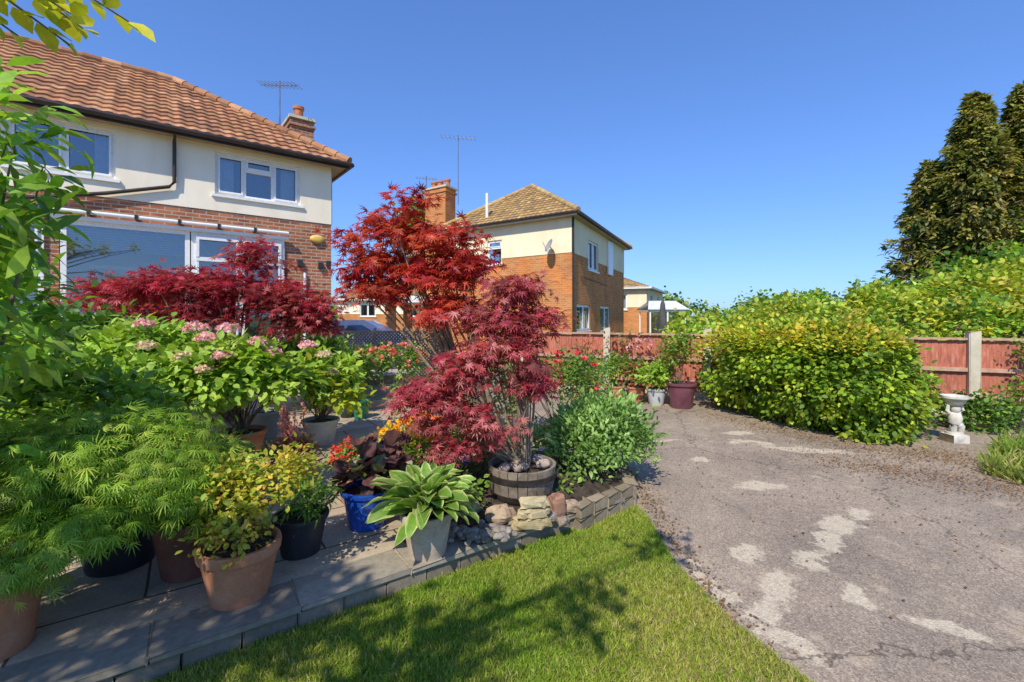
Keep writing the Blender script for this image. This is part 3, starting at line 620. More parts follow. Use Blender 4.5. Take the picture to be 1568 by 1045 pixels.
# ------------------------------------------------------------ fence
F=empty('garden_fence'); f0=V(.75,10.27); fd=norm(V(5.34,-2.4)); fn=V(fd[1],-fd[0]); fn=fn if fn[1]<0 else -fn
b=MB(); pb_=MB(); S0=[-.55,1.39,3.34,5.29,7.24,9.19,11.14,13.1]
def Fp(s,o,z): p=f0+fd*s+fn*o; return V(p[0],p[1],z)
for s in S0:
    o=Fp(s-.065,-.05,-.02); pb_.box(o,Fp(s+.065,-.05,-.02)-o,Fp(s-.065,.08,-.02)-o,V(0,0,1.38),'post')
pb_.build('posts',F,bevel=.015); b=MB(); rb=MB()
for i in range(len(S0)-1):
    a,e=S0[i]+.07,S0[i+1]-.07; n=15; wd=(e-a)/n
    for k in range(n):
        o=Fp(a+k*wd,-.02,.12+.01*random.random()); hgt=1.08+.015*random.random(); ww=fd*(wd*1.05)+fn*.012
        b.box(o,V(ww[0],ww[1],0),V(-fn[0]*.012,-fn[1]*.012,0),V(0,0,hgt),'fence')
    o=Fp(a,-.03,0); b.box(o,Fp(e,-.03,0)-o,Fp(a,.0,0)-o,V(0,0,.11),'post')
    for z,h in ((.28,.06),(.72,.06),(1.225,.035)):
        o=Fp(a,-.015,z); rb.box(o,Fp(e,-.015,z)-o,Fp(a,.045,z)-o,V(0,0,h),'woodrail')
b.build('boards',F); rb.build('rails',F)
G_=empty('lattice_gate'); b=MB(); a=V(-4.0,10.95,0);e=V(-1.9,11.0,0); HG=1.28
for t in np.linspace(0,1,4): b.box(a+(e-a)*t+V(-.03,0,0),V(.06,0,0),V(0,.05,0),V(0,0,HG+.04),'gate')
for z in (.12,HG-.08): b.box(a+V(0,-.01,z),e-a,V(0,.04,0),V(0,0,.06),'gate')
Lg=np.linalg.norm(e-a)
for k in range(-13,27):
    for sg in (1,-1):
        x0=k*.085; zA,zB=.14,HG-.04; W_=zB-zA; x_a,x_b=(x0,x0+W_) if sg>0 else (x0+W_,x0)
        xa=max(0,min(Lg,x_a)); xb=max(0,min(Lg,x_b))
        if xa==xb: continue
        za=zA+(xa-x_a)/(x_b-x_a)*(zB-zA); zc=zA+(xb-x_a)/(x_b-x_a)*(zB-zA)
        b.tube([a+(e-a)*xa/Lg+V(0,.01*sg,za),a+(e-a)*xb/Lg+V(0,.01*sg,zc)],.016,'gate',4)
b.build('lattice',G_)
# ------------------------------------------------------------ pots
def pot(name,x,y,z,r,h,mat,soil=True,rim=.12,taper=.68):
    b=MB(); rh=h*rim
    b.lathe((x,y,z),[(0,.0),(r*taper,.0),(r*taper*1.02,.01),(r*.9,h-rh*1.6),(r*.9,h-rh*1.2),(r,h-rh),(r*1.02,h-rh*.5),(r,h),(r*.9,h),(r*.87,h-.05),(0,h-.045)],mat,36)
    o=b.build(name,None,True)
    if soil:
        s=MB(); s.lathe((x,y,z),[(0,h-.03),(r*.5,h-.028),(r*.875,h-.04)],'soil',20); k=s.build('potting_soil',o)
    return o
pot('terracotta_pot',-1.44,2.42,.122,.195,.29,'terra',rim=.18)
pot('black_plant_pot',-1.33,2.88,.122,.165,.24,'black')
pot('brown_plant_pot',-1.88,2.66,.122,.19,.32,'brownp')
pot('terracotta_pot',-2.3,2.02,.122,.19,.38,'terra',rim=.15)
pot('weathered_stone_pot',-.53,2.86,.122,.165,.27,'terraold',rim=.16)
pot('blue_glazed_pot',-1.03,3.25,.122,.18,.27,'blue')
pot('terracotta_pot',-1.27,3.68,.122,.14,.2,'terra')
pot('grey_plant_pot',-2.24,5.35,.122,.21,.28,'greyp'); pot('terracotta_pot',-2.80,4.75,.122,.23,.30,'terra'); pot('grey_plant_pot',-3.02,5.65,.122,.2,.32,'greyp')
pot('green_plant_pot',-2.2,6.65,.122,.13,.26,'greenp'); pot('black_plant_pot',-2.42,6.75,.122,.15,.25,'black')
pot('dark_plant_pot',-2.35,2.75,.122,.24,.34,'black')
pot('terracotta_pot',2.0,8.85,.0,.19,.27,'terra'); pot('terracotta_pot',2.37,8.7,.0,.18,.27,'terra'); pot('grey_plant_pot',2.62,8.3,0,.18,.30,'greyp'); pot('plum_glazed_pot',2.98,8.05,0,.26,.44,'purple',rim=.1); pot('terracotta_pot',1.55,8.95,0,.15,.22,'terra')
pot('terracotta_pot',1.25,8.6,0,.15,.22,'terra')
b=MB()
for k in range(3):
    o=V(-2.5-.25*k,7.2+.35*k,.12); b.box(o,V(1.3,.5,0),V(-.35,.9,0),V(0,0,.14*(k+1)),'stone',(.42,.36,.28))
b.build('garden_steps',bevel=.01)
Bq=empty('half_barrel_planter'); b=MB(); bx,by,bz=.08,3.66,.13; nst=22
for k in range(nst):
    q0_,q1_=2*math.pi*k/nst+.012,2*math.pi*(k+1)/nst-.012; vs=[];fs=[]
    for (z,ro) in ((0,.215),(.1,.245),(.2,.265),(.30,.272),):
        for q in (q0_,q1_):
            for r in (ro,ro-.025): vs.append((bx+r*math.cos(q),by+r*math.sin(q),bz+z))
    for i in range(3):
        a=i*4;c=a+4; fs+=[(a,a+2,c+2,c),(a+1,a+3,c+3,c+1),(a,a+1,c+1,c),(a+2,a+3,c+3,c+2)]
    fs+=[(12,13,15,14),(0,1,3,2)]; b.mesh(vs,fs,'barrel')
b.build('staves',Bq); b=MB(); b.lathe((bx,by,bz),[(.245,.07),(.252,.07),(.262,.11),(.25,.11)],'hoop',40); b.lathe((bx,by,bz),[(.27,.21),(.277,.21),(.281,.25),(.268,.25)],'hoop',40); b.lathe((bx,by,bz),[(0,.27),(.25,.25)],'soil',20); b.build('hoops_and_soil',Bq)
# ------------------------------------------------------------ bed & stones
b=MB(); BED=[(.86,3.68),(.3,3.33),(-.15,3.12),(-.75,3.4),(-.95,3.75),(-.75,4.4),(.0,5.0),(.9,4.85),(1.1,4.2)]
cb=np.mean(BED,axis=0)
for ring in range(6):
    f0_,f1_=ring/6,(ring+1)/6
    for i in range(len(BED)):
        p,q=V(*BED[i]),V(*BED[(i+1)%len(BED)])
        def P_(f,t): r=cb+(t-cb)*f; return (r[0],r[1],.135+.09*(1-f**2)+.015*math.sin(r[0]*17+r[1]*13))
        b.face([P_(f0_,p),P_(f0_,q),P_(f1_,q),P_(f1_,p)],'soil')
b.build('flower_bed_soil')
def rock(b,c,sx,sy,sz,col,ang=0,seed=0,box=False):
    r=np.random.default_rng(seed); n=14;m=9; vs=[];fs=[]; ph=r.random(6)*6
    for i in range(m+1):
        th=math.pi*i/m
        for k in range(n):
            q=2*math.pi*k/n; d=V(math.sin(th)*math.cos(q),math.sin(th)*math.sin(q),math.cos(th))
            if box: d=np.sign(d)*np.abs(d)**.5
            rr=1+.11*math.sin(3*q+ph[0]+th*2)+.08*math.sin(5*q+ph[1]-th*3)+(.05 if sx>.04 else .0)*r.normal()
            p=d*rr*V(sx,sy,sz); vs.append((c[0]+p[0]*math.cos(ang)-p[1]*math.sin(ang),c[1]+p[0]*math.sin(ang)+p[1]*math.cos(ang),c[2]+p[2]))
    for i in range(m):
        for k in range(n): fs.append((i*n+k,i*n+(k+1)%n,(i+1)*n+(k+1)%n,(i+1)*n+k))
    b.mesh(vs,fs,'stone',col)
b=MB()
for k in range(80):
    x=-.19+.12*rng.normal();y=3.04+.06*rng.normal(); s=.018+.014*rng.random(); g=.18+.24*rng.random()
    x=min(max(x,-.40),.02); y=min(max(y,2.94),3.2)
    rock(b,(x,y,.125+s*.6+.045*rng.random()),s*1.35,s,s*.75,(g,g*.9,g*.78),rng.random()*3,k)
b.build('pebbles',None,True)
RK=[((-.08,3.24,.19),.11,.08,.07,(.40,.30,.20),.2,False),((.13,3.19,.165),.13,.065,.035,(.46,.37,.20),.3,True),((.155,3.21,.232),.12,.06,.034,(.50,.41,.24),.55,True),((.15,3.21,.295),.10,.055,.028,(.52,.45,.28),.15,True),
((.33,3.36,.21),.06,.05,.085,(.36,.20,.14),.4,True),((.43,3.43,.17),.09,.06,.05,(.38,.28,.19),.4,False),((.27,3.28,.16),.06,.04,.035,(.36,.30,.24),.4,False),((-.30,3.35,.19),.08,.06,.06,(.36,.28,.20),.4,False),((.36,3.24,.15),.05,.04,.03,(.3,.24,.18),.9,False)]
for j,(c,x,y,z,col,a,bx_) in enumerate(RK):
    b=MB(); rock(b,c,x,y,z,col,a,j+200,bx_); b.build('rock')
b=MB()
for k in range(9):
    q=rng.random()*6.28;r=.05+.14*rng.random(); g=.3+.2*rng.random(); rock(b,(bx+r*math.cos(q),by+r*math.sin(q)-.03,bz+.30),.055,.04,.035,(g*1.05,g*.85,g*.72),q,k+50)
b.build('barrel_stones',None,True)
b=MB(); a=V(.50,3.38);e=V(1.06,3.86);dr=norm(e-a);nr=V(dr[1],-dr[0]); s=0
while s<.68:
    for lev in range(2):
        l=.16+.03*random.random(); o=a+dr*s-nr*(.10-.012*random.random()); g=.7+.5*random.random(); b.box((o[0],o[1],.0+.095*lev),(dr[0]*(l-.01),dr[1]*(l-.01),0),(nr[0]*.1,nr[1]*.1,0),(0,0,.085+.008*random.random()),'stone',(.32*g,.26*g,.18*g))
    s+=l
s=0; a2=V(1.06,3.88);dr=norm(V(.1,1));nr=V(dr[1],-dr[0])
while s<.9:
    l=.2; o=a2+dr*s-nr*.1; g=.8+.4*random.random(); b.box((o[0],o[1],0),(dr[0]*.19,dr[1]*.19,0),(nr[0]*.1,nr[1]*.1,0),(0,0,.17),'stone',(.32*g,.26*g,.18*g)); s+=l
b.build('flower_bed_wall',bevel=.012)
# ------------------------------------------------------------ PLANTS
RED=[(.44,.06,.085),(.36,.04,.07),(.52,.11,.13),(.60,.23,.22),(.38,.07,.09),(.30,.09,.08)]
ORR=[(.54,.065,.04),(.44,.035,.035),(.64,.13,.06),(.36,.025,.04),(.46,.09,.06)]
plant('japanese_maple_tree',[(.05,3.65,1.72,.27,.3,.24),(-.2,3.6,1.5,.33,.3,.2),(-.05,3.5,1.28,.33,.3,.2),(-.42,3.55,1.12,.33,.3,.18),(-.62,3.5,.92,.32,.3,.16),(-.3,3.4,.78,.38,.28,.14),(.12,3.65,1.05,.2,.25,.2),(.24,3.7,1.5,.16,.2,.2),(-.75,3.5,.72,.2,.2,.08),(-.45,3.4,.6,.3,.2,.08)],
  190,20,.068,T_maple(),.062,RED,'leafred',(.08,3.66,.38),36,.013,'barkred',shell=.1,flat=.5,droop=.5,up=1.1,bend=.3)
plant('japanese_maple_tree',[(-1.15,4.7,2.45,.38,.35,.2),(-.75,4.6,2.3,.4,.35,.25),(-1.35,4.7,2.1,.35,.35,.18),(-.9,4.6,1.95,.45,.35,.2),(-.45,4.6,2.0,.35,.35,.22),(-1.25,4.6,1.8,.3,.3,.12),(-.6,4.5,1.65,.35,.3,.2),(-1.6,4.7,2.35,.2,.2,.1),(-1.0,4.6,2.7,.22,.2,.1),(-1.5,4.7,1.85,.25,.2,.1)],
  190,22,.095,T_maple(),.076,ORR,'leafred',(-.2,4.6,.15),26,.024,'barkred',shell=.05,flat=.5,droop=.35,up=1.2,bend=.3)
plant('red_maple_tree',[(-5.5,6.6,1.85,.75,.5,.28),(-4.7,6.4,1.95,.8,.5,.3),(-3.9,6.3,1.85,.8,.5,.4),(-3.1,6.3,1.65,.6,.5,.42),(-3.6,6.4,2.3,.45,.4,.2),(-3.65,6.4,2.52,.2,.2,.12),(-2.85,6.3,1.4,.45,.4,.3),(-4.4,6.3,1.6,.8,.4,.2),(-2.6,6.2,1.75,.25,.2,.12)],
  310,24,.12,T_maple(),.078,[(.42,.025,.05),(.30,.02,.04),(.50,.055,.085),(.52,.14,.14),(.24,.03,.04)],'leafred',(-4.0,6.5,.1),26,.03,'barkred',shell=.1,flat=.4,droop=.25,up=1.2,bend=.2)
GR=[(.15,.28,.03),(.21,.37,.04),(.10,.20,.025),(.29,.45,.06)]
LG=[(.29,.46,.045),(.38,.55,.07),(.20,.35,.035),(.44,.58,.11)]
DG=[(.05,.12,.025),(.075,.17,.03),(.10,.21,.035)]
YG=[(.44,.48,.04),(.54,.54,.055),(.32,.42,.035),(.60,.52,.07)]
plant('hydrangea_shrub',[(-2.95,4.7,1.0,.48,.42,.34),(-2.5,4.85,.92,.36,.36,.3),(-3.1,4.5,.8,.36,.3,.2)],120,24,.08,T_ovate(.32),.105,LG,'leaf',(-2.80,4.75,.4),26,.009,shell=.3,cj=.2)
plant('hydrangea_shrub',[(-3.9,4.9,1.12,.55,.45,.38),(-3.5,4.5,.85,.42,.35,.3)],130,24,.08,T_ovate(.32),.11,LG,'leaf',(-3.6,4.8,.2),20,.012,shell=.3)
plant('hydrangea_shrub',[(-2.25,5.4,.86,.38,.36,.28),(-2.0,5.3,.68,.28,.28,.18)],80,22,.07,T_ovate(.32),.10,LG+YG[:1],'leaf',(-2.24,5.35,.35),20,.008,shell=.3)
plant('green_shrub',[(-5.2,5.6,1.05,.8,.5,.5),(-4.6,5.2,.8,.7,.5,.5)],170,26,.1,T_ovate(.35),.12,DG+GR,'leaf',(-5,5.6,.1),12,.02,shell=.3)
plant('green_shrub',[(-3.3,3.6,.85,.55,.45,.32),(-3.8,3.4,.8,.6,.5,.5),(-2.9,3.5,.7,.35,.3,.25)],160,26,.08,T_ovate(.3),.085,GR+LG[:2],'leaf',(-3.3,3.5,.1),16,.012,shell=.3)
plant('fern_shrub',[(-2.35,3.6,.38,.25,.3,.2)],36,22,.06,T_lance(.1),.10,GR,'leaf',(-2.35,3.6,.1),10,.006,shell=.2)
plant('low_shrub',[(-3.3,7.4,.85,.8,.4,.4),(-2.5,7.2,.7,.35,.3,.25)],110,22,.1,T_ovate(.3),.1,GR+LG,'leaf',(-3.2,7.4,.1),12,.012,shell=.3)
Ps=[];Ds=[];Cs=[]
for (x,y,z,r) in [(-3.18,4.62,1.47,.115),(-2.85,4.60,1.47,.10),(-3.0,4.5,1.38,.10),(-2.62,4.68,1.33,.085),(-2.3,5.15,1.27,.085),(-2.48,4.75,1.22,.08),(-2.1,5.1,1.17,.075),(-2.75,4.35,1.22,.08),(-3.4,4.25,1.32,.075),(-2.35,5.0,1.02,.07),(-2.9,4.3,1.1,.07),(-3.7,4.6,1.52,.08),(-2.0,5.05,.98,.06),(-3.1,4.3,1.22,.06)]:
    n=130; d=rdir(n); d[:,2]=np.abs(d[:,2])*.95-.15; P=V(x,y,z)+d*r*V(1,1,.7); Ps.append(P);Ds.append(d)
    c=np.array([(.85,.44,.50),(.88,.58,.60),(.75,.34,.42)])[rng.integers(0,3,n)]; Cs.append(c if r>.078 else c*V(.85,1.25,.75))
P=np.concatenate(Ps);D=np.concatenate(Ds); scatter('hydrangea_flowers',T_kite(.5),P,rdir(len(P)),D,.034*np.ones(len(P)),np.concatenate(Cs),'petal')
plant('laceleaf_maple_shrub',[(-2.0,2.35,.88,.40,.4,.2),(-2.35,2.3,.80,.42,.4,.24),(-1.78,2.45,.70,.26,.35,.2),(-2.0,2.2,.60,.36,.3,.18),(-2.3,2.15,.52,.3,.25,.2)],
  300,34,.06,T_feather(),.062,[(.24,.40,.03),(.30,.48,.04),(.15,.28,.03),(.42,.52,.07)],'leaf',(-2.3,2.7,.4),30,.014,shell=.45,flat=.6,droop=.7,up=1.0,bend=.5)
plant('tall_laurel_shrub',[(-2.5,1.95,1.5,.34,.4,.35),(-2.55,2.0,2.0,.32,.4,.35),(-2.75,2.2,2.5,.38,.4,.3),(-2.45,1.9,1.15,.28,.35,.3),(-2.3,2.05,1.98,.2,.2,.08),(-3.4,2.8,1.5,.5,.4,.6)],
  150,14,.09,T_lance(.16),.15,[(.20,.40,.03),(.28,.52,.05),(.12,.25,.03),(.40,.56,.08)],'leaf',(-2.7,2.1,.1),26,.018,shell=.3,droop=.25,up=.7)
plant('golden_spirea_shrub',[(-1.46,2.42,.64,.22,.22,.2),(-1.22,2.5,.72,.15,.16,.14),(-1.62,2.36,.56,.15,.16,.14),(-1.44,2.36,.48,.18,.17,.08)],130,22,.042,T_ovate(.34),.034,[(.38,.46,.04),(.52,.50,.06),(.24,.37,.04),(.6,.42,.07)],'leaf',(-1.44,2.42,.4),34,.005,shell=.2,cj=.3)
plant('green_pot_plant',[(-1.3,2.88,.42,.14,.14,.1)],30,24,.03,T_lance(.1),.06,GR,'leaf',(-1.33,2.88,.34),8,.004)
plant('dark_leaf_pot_plant',[(-1.9,2.7,.5,.18,.18,.12)],34,20,.04,T_ovate(.3),.05,DG,'leaf',(-1.88,2.66,.4),8,.004)
# hosta
root=empty('hosta_plant'); hv=[];hf=[];hc=[]
NL=115
for k in range(NL):
    t=k/NL; ang=k*2.399+rng.normal()*.25; Lh=(.16+.11*t)*rng.uniform(.8,1.2); st=.07+.11*rng.random()
    d=V(math.cos(ang),math.sin(ang),0); wv=V(-d[1],d[0],0); base=V(-.53,2.86,.36)+d*.03*t; e0=1.45-.95*t**.8+rng.normal()*.15
    roll=rng.normal()*.45
    i0=len(hv); pos=base.copy(); a=e0; wmax=.036+.016*rng.random(); nseg=10; curl=rng.uniform(.05,.13); npet=3
    gj=.7+.45*rng.random(); ph=rng.random()*6
    for s in range(nseg+1):
        f=(s-npet)/(nseg-npet)
        half=.0035 if s<npet else (wmax*(math.sin(math.pi*min(1,max(0.02,f))**.72)**.8)+.003 if s<nseg else .0008)
        up0=V(0,0,1)*math.cos(a)-d*math.sin(a); sv=wv*math.cos(roll)+up0*math.sin(roll); up=up0*math.cos(roll)-wv*math.sin(roll)
        mg=.60+.1*math.sin(s*1.7+ph)
        for j,x in enumerate((-1,-mg,0,mg,1)):
            cup=.35*half*abs(x)
            hv.append(pos+sv*half*x+up*cup+up*(.006*math.sin(s*1.9+ph+j*1.5) if abs(x)==1 else 0))
            g=V(.20,.36,.05) if j in (1,2,3) else V(.70,.72,.30)
            hc.append(g*gj)
        step=(st/npet) if s<npet else Lh/(nseg-npet)
        pos=pos+(d*math.cos(a)+V(0,0,1)*math.sin(a))*step; a-=curl*(.6 if s<npet else 1.5)
    for s in range(nseg):
        for j in range(4): q=i0+s*5+j; hf.append((q,q+1,q+6,q+5))
me=bpy.data.meshes.new('leaves'); me.from_pydata([tuple(x) for x in hv],[],hf); me.polygons.foreach_set('use_smooth',[True]*len(hf))
ca=me.color_attributes.new('Col','FLOAT_COLOR','POINT'); cc=np.ones((len(hv),4),'f'); cc[:,:3]=np.array(hc); ca.data.foreach_set('color',cc.ravel()); me.materials.append(M['leaf'])
o=bpy.data.objects.new('leaves',me); COL.objects.link(o); o.parent=root
T_round=(np.array([(0,0,0)]+[(.5*math.sin(q)*(1+.12*math.cos(7*q)),.5-.5*math.cos(q)*(1+.12*math.cos(7*q)),.08*math.sin(4*q)) for q in np.linspace(.25,2*math.pi-.25,15)]),[(0,i,i+1) for i in range(1,15)])
plant('heuchera_plant',[(-1.02,3.25,.50,.2,.2,.12),(-.86,3.3,.56,.13,.13,.1)],28,7,.05,T_round,.1,[(.16,.07,.07),(.22,.10,.08),(.10,.05,.05),(.15,.15,.07)],'leaf',(-1.03,3.25,.36),14,.004,shell=.3,up=1.2)
plant('red_flower_plant',[(-1.27,3.68,.42,.16,.16,.12)],26,18,.035,T_ovate(.3),.05,GR,'leaf',(-1.27,3.68,.3),8,.004)
def flowers(name,ells,n,size,pal,tm=None,mat='petal'):
    P,out,cid,cc=cloud(ells,n,8,.014,.8); return scatter(name,tm or T_kite(.45),P,out+rdir(len(P))*.7,out+rdir(len(P))*.5+V(0,0,.6),size*(.7+.5*rng.random(len(P))),colors(len(P),cid,pal),mat)
flowers('red_flowers',[(-1.27,3.66,.48,.17,.16,.13)],34,.035,[(.85,.05,.03),(.8,.16,.12)])
plant('bedding_plants',[(-.7,3.9,.38,.35,.3,.2),(-.3,4.2,.4,.4,.3,.22),(-.9,4.2,.4,.3,.3,.2),(-.45,3.45,.3,.3,.15,.12),(.3,4.4,.35,.3,.3,.2),(.35,3.75,.22,.2,.2,.08)],140,22,.05,T_ovate(.3),.05,GR+LG,'leaf',(-.5,3.9,.15),20,.004,shell=.3)
flowers('yellow_flowers',[(-.88,3.72,.62,.22,.15,.09),(-.45,3.85,.60,.25,.15,.08)],60,.035,[(.9,.6,.03),(.9,.42,.02)])
flowers('orange_flowers',[(-.75,3.9,.66,.22,.15,.08)],30,.04,[(.9,.28,.02),(.85,.14,.03)])
flowers('blue_flowers',[(-.45,3.45,.48,.15,.1,.08),(-.7,4.2,.65,.2,.1,.08)],26,.03,[(.2,.16,.65),(.32,.26,.7)])
n=160; P=np.repeat(V(-1.0,3.95,.45)[None],n,0)+rng.normal(size=(n,3))*.02; scatter('blue_fescue_grass',T_lance(.012),P,rdir(n)*V(1,1,.5)+V(0,0,.9),rdir(n),.22*(.6+.5*rng.random(n)),np.tile(V(.4,.48,.48),(n,1)),'leaf')
plant('astilbe_plant',[(-1.95,4.0,.35,.2,.2,.14)],34,20,.04,T_lance(.14),.07,[(.4,.11,.08),(.22,.2,.06)],'leaf',(-1.95,4.0,.13),8,.004)
b=MB(); Ps=[]
for k in range(9):
    x,y=-1.95+.10*rng.normal(),3.95+.08*rng.normal(); z0=.45;z1=.72+.12*rng.random(); b.tube([(x,y,.2),(x,y,z1)],.004,'bark',4)
    for j in range(60): t=rng.random(); Ps.append((x+.03*(1-t)*rng.normal(),y+.03*(1-t)*rng.normal(),z0+.1+(z1-z0-.1)*t))
Ps=np.array(Ps); so_=scatter('astilbe_flower_plumes',T_kite(.4),Ps,rdir(len(Ps))+V(0,0,.7),rdir(len(Ps)),.026*np.ones(len(Ps)),colors(len(Ps),np.arange(len(Ps)),[(.72,.26,.2),(.78,.38,.28)]),'petal'); b.build('stems',so_)
plant('sage_bush',[(.86,4.3,.46,.44,.36,.36),(.62,4.15,.36,.28,.25,.28),(1.04,4.4,.40,.28,.28,.26)],240,30,.055,T_lance(.2),.062,[(.22,.38,.08),(.30,.48,.12),(.15,.27,.06),(.38,.54,.18)],'leaf',(.85,4.35,.15),24,.006,shell=.5,up=.5,droop=-.5)
plant('rose_bush',[(.75,6.3,.65,.5,.4,.45),(.25,6.2,.6,.35,.35,.35),(1.1,7.0,.6,.4,.4,.4)],120,22,.08,T_ovate(.3),.06,GR+DG,'leaf',(.6,6.3,.05),16,.008,shell=.3)
flowers('rose_flowers',[(.75,6.1,.75,.45,.35,.4),(.3,6.0,.7,.3,.3,.3)],24,.055,[(.8,.02,.05),(.85,.10,.14)])
plant('pink_flower_shrub',[(-2.0,8.0,.75,.45,.4,.3),(-2.6,8.0,.7,.4,.4,.3)],80,22,.07,T_ovate(.3),.07,GR,'leaf',(-2.2,8,.1),10,.008)
flowers('pink_flowers',[(-2.0,7.8,.9,.45,.35,.25),(-2.6,7.8,.85,.35,.35,.2)],60,.055,[(.85,.28,.26),(.9,.45,.38),(.85,.16,.08)])
plant('low_shrub',[(-.9,5.4,.5,.5,.35,.4),(-.3,5.6,.5,.4,.3,.4)],90,22,.07,T_lance(.2),.08,GR+YG[:2],'leaf',(-.7,5.4,.1),10,.008)
for (nm,x,y,z,r,h,pal,sz) in [('pot_shrub',2.0,8.85,.55,.26,.3,GR,.06),('pot_shrub',2.4,8.75,.5,.2,.26,GR+RED[:1],.06),('bright_leaf_pot_plant',2.62,8.3,.50,.28,.2,LG,.09),('camellia_pot_shrub',2.95,8.1,.90,.34,.38,GR+LG+[(.4,.18,.05)],.07),('pot_shrub',1.55,8.95,.5,.2,.25,GR,.05),('pot_shrub',1.25,8.6,.4,.2,.2,GR,.05)]:
    plant(nm,[(x,y,z,r,r*.9,h)],42,20,.06,T_ovate(.3),sz,pal,'leaf',(x,y,.25),8,.008,shell=.2)
plant('climbing_plant',[(2.2,9.4,.95,.5,.12,.35),(1.6,9.7,.8,.3,.12,.3),(3.1,9.0,.75,.4,.15,.4)],44,14,.08,T_lance(.2),.08,[(.45,.12,.07),(.18,.3,.06),(.28,.16,.06)],'leaf',(2.2,9.4,.05),14,.006,shell=.1)
flowers('climber_flowers',[(2.6,9.1,.95,.3,.1,.2),(1.3,8.5,.6,.2,.1,.1)],18,.05,[(.85,.45,.48)])
plant('rounded_hedge_bush',[(3.95,8.0,.68,.60,.6,.68),(4.3,7.35,.72,.85,.8,.72),(4.6,6.7,.70,.85,.75,.74),(4.78,6.15,.62,.66,.65,.74),(4.3,7.2,1.02,.85,.9,.40),(4.7,6.5,1.0,.72,.75,.42),(4.95,6.6,.7,.7,.6,.7)],
  950,30,.075,T_ovate(.36),.075,[(.20,.33,.025),(.29,.42,.03),(.11,.21,.02),(.44,.52,.045)],'leaf',(4.4,7.1,0),20,.03,shell=.84,up=.8,cj=.4,low=.95)
P,out,cid,cc=cloud([(4.25,7.3,1.1,.85,.85,.36),(4.65,6.5,1.1,.78,.75,.34),(3.9,8.0,.98,.55,.5,.36)],330,18,.06,.93); kp=out[:,2]>.1; P=P[kp];out=out[kp];cid=cid[kp]
scatter('golden_hedge_tips',T_ovate(.36),P,out+rdir(len(P))*.6,V(0,0,.8)+out*.5+rdir(len(P))*.4,.065*(.7+.6*rng.random(len(P))),colors(len(P),cid,[(.66,.58,.05),(.56,.55,.05),(.72,.50,.08),(.44,.52,.05)]),'leaf')
plant('ivy_ground_cover',[(5.7,6.9,.15,.5,.5,.25),(6.4,6.6,.15,.5,.4,.25),(6.9,6.4,.15,.5,.4,.28),(5.35,6.3,.15,.25,.3,.22)],160,24,.08,T_ovate(.4),.06,GR+DG,'leaf',(6.3,6.6,.0),10,.006,shell=.2)
plant('climbing_rose',[(7.75,7.0,.85,.3,.2,.35),(7.5,6.6,.4,.35,.3,.3)],44,18,.07,T_ovate(.35),.06,GR+[(.45,.15,.08)],'leaf',(7.6,6.9,.0),12,.006,shell=.2)
ST=empty('cherub_birdbath_statue'); b=MB(); sx,sy=5.66,5.85
b.box((sx-.10,sy-.10,-.02),(.20,0,0),(0,.20,0),(0,0,.12),'statue')
b.lathe((sx,sy,.10),[(.09,0),(.085,.03),(.0,.035)],'statue',20)
z=.13
b.tube([(sx-.03,sy-.02,z),(sx-.045,sy-.03,z+.07),(sx-.02,sy,z+.14)],[.034,.042,.048],'statue',10); b.tube([(sx+.05,sy-.03,z),(sx+.045,sy-.045,z+.07),(sx+.02,sy,z+.14)],[.034,.040,.048],'statue',10)
b.tube([(sx,sy,z+.11),(sx,sy-.012,z+.17),(sx,sy,z+.23),(sx,sy,z+.255)],[.065,.076,.066,.035],'statue',12)
b.tube([(sx,sy-.01,z+.25),(sx,sy-.015,z+.27),(sx,sy-.015,z+.31),(sx,sy-.01,z+.34)],[.03,.05,.052,.025],'statue',12)
for sd in (-1,1): b.tube([(sx+sd*.055,sy,z+.225),(sx+sd*.1,sy-.01,z+.27),(sx+sd*.075,sy,z+.35)],[.026,.022,.018],'statue',8)
b.lathe((sx,sy,z+.335),[(.0,-.01),(.07,0),(.10,.03),(.125,.09),(.14,.095),(.14,.125),(.12,.12),(.07,.07),(0,.06)],'statue',24)
b.build('statue',ST,True)
# ------------------------------------------------------------ background vegetation
BG=[(6.5,15,.7,1.6,1.2,.85),(9,14.5,.9,1.8,1.2,1.15),(11.5,14,1.0,1.8,1.4,1.4),(13.5,13.5,1.2,1.8,1.4,1.7),(16,13.5,1.3,2,1.6,2.0),(18.5,13,1.4,2.2,1.6,2.2)]
plant('background_hedge',BG,700,30,.17,T_ovate(.4),.16,YG+LG,'leaf',(12,14,0),30,.05,shell=.75,cj=.35,low=.6)
plant('background_hedge',[(8,11.2,.8,1.5,.7,.85),(10.5,10.3,.9,1.6,.8,.95),(13,9.5,1.0,1.6,.8,1.1),(6.2,11.6,.6,1.0,.6,.8)],420,28,.13,T_ovate(.4),.12,YG+GR,'leaf',(10,10.5,0),20,.04,shell=.8,cj=.35,low=.6)
plant('background_tree',[(17.8,17,1.9,2.0,2,1.9),(21,17.5,2.3,2.4,2,2.3),(15,18,1.3,1.6,1.5,1.5),(24,17,2.5,3,2,2.7)],560,30,.25,T_ovate(.4),.22,GR+LG[:1]+DG[1:],'leaf',(19,17.5,0),20,.12,shell=.7,cj=.4,low=.6)
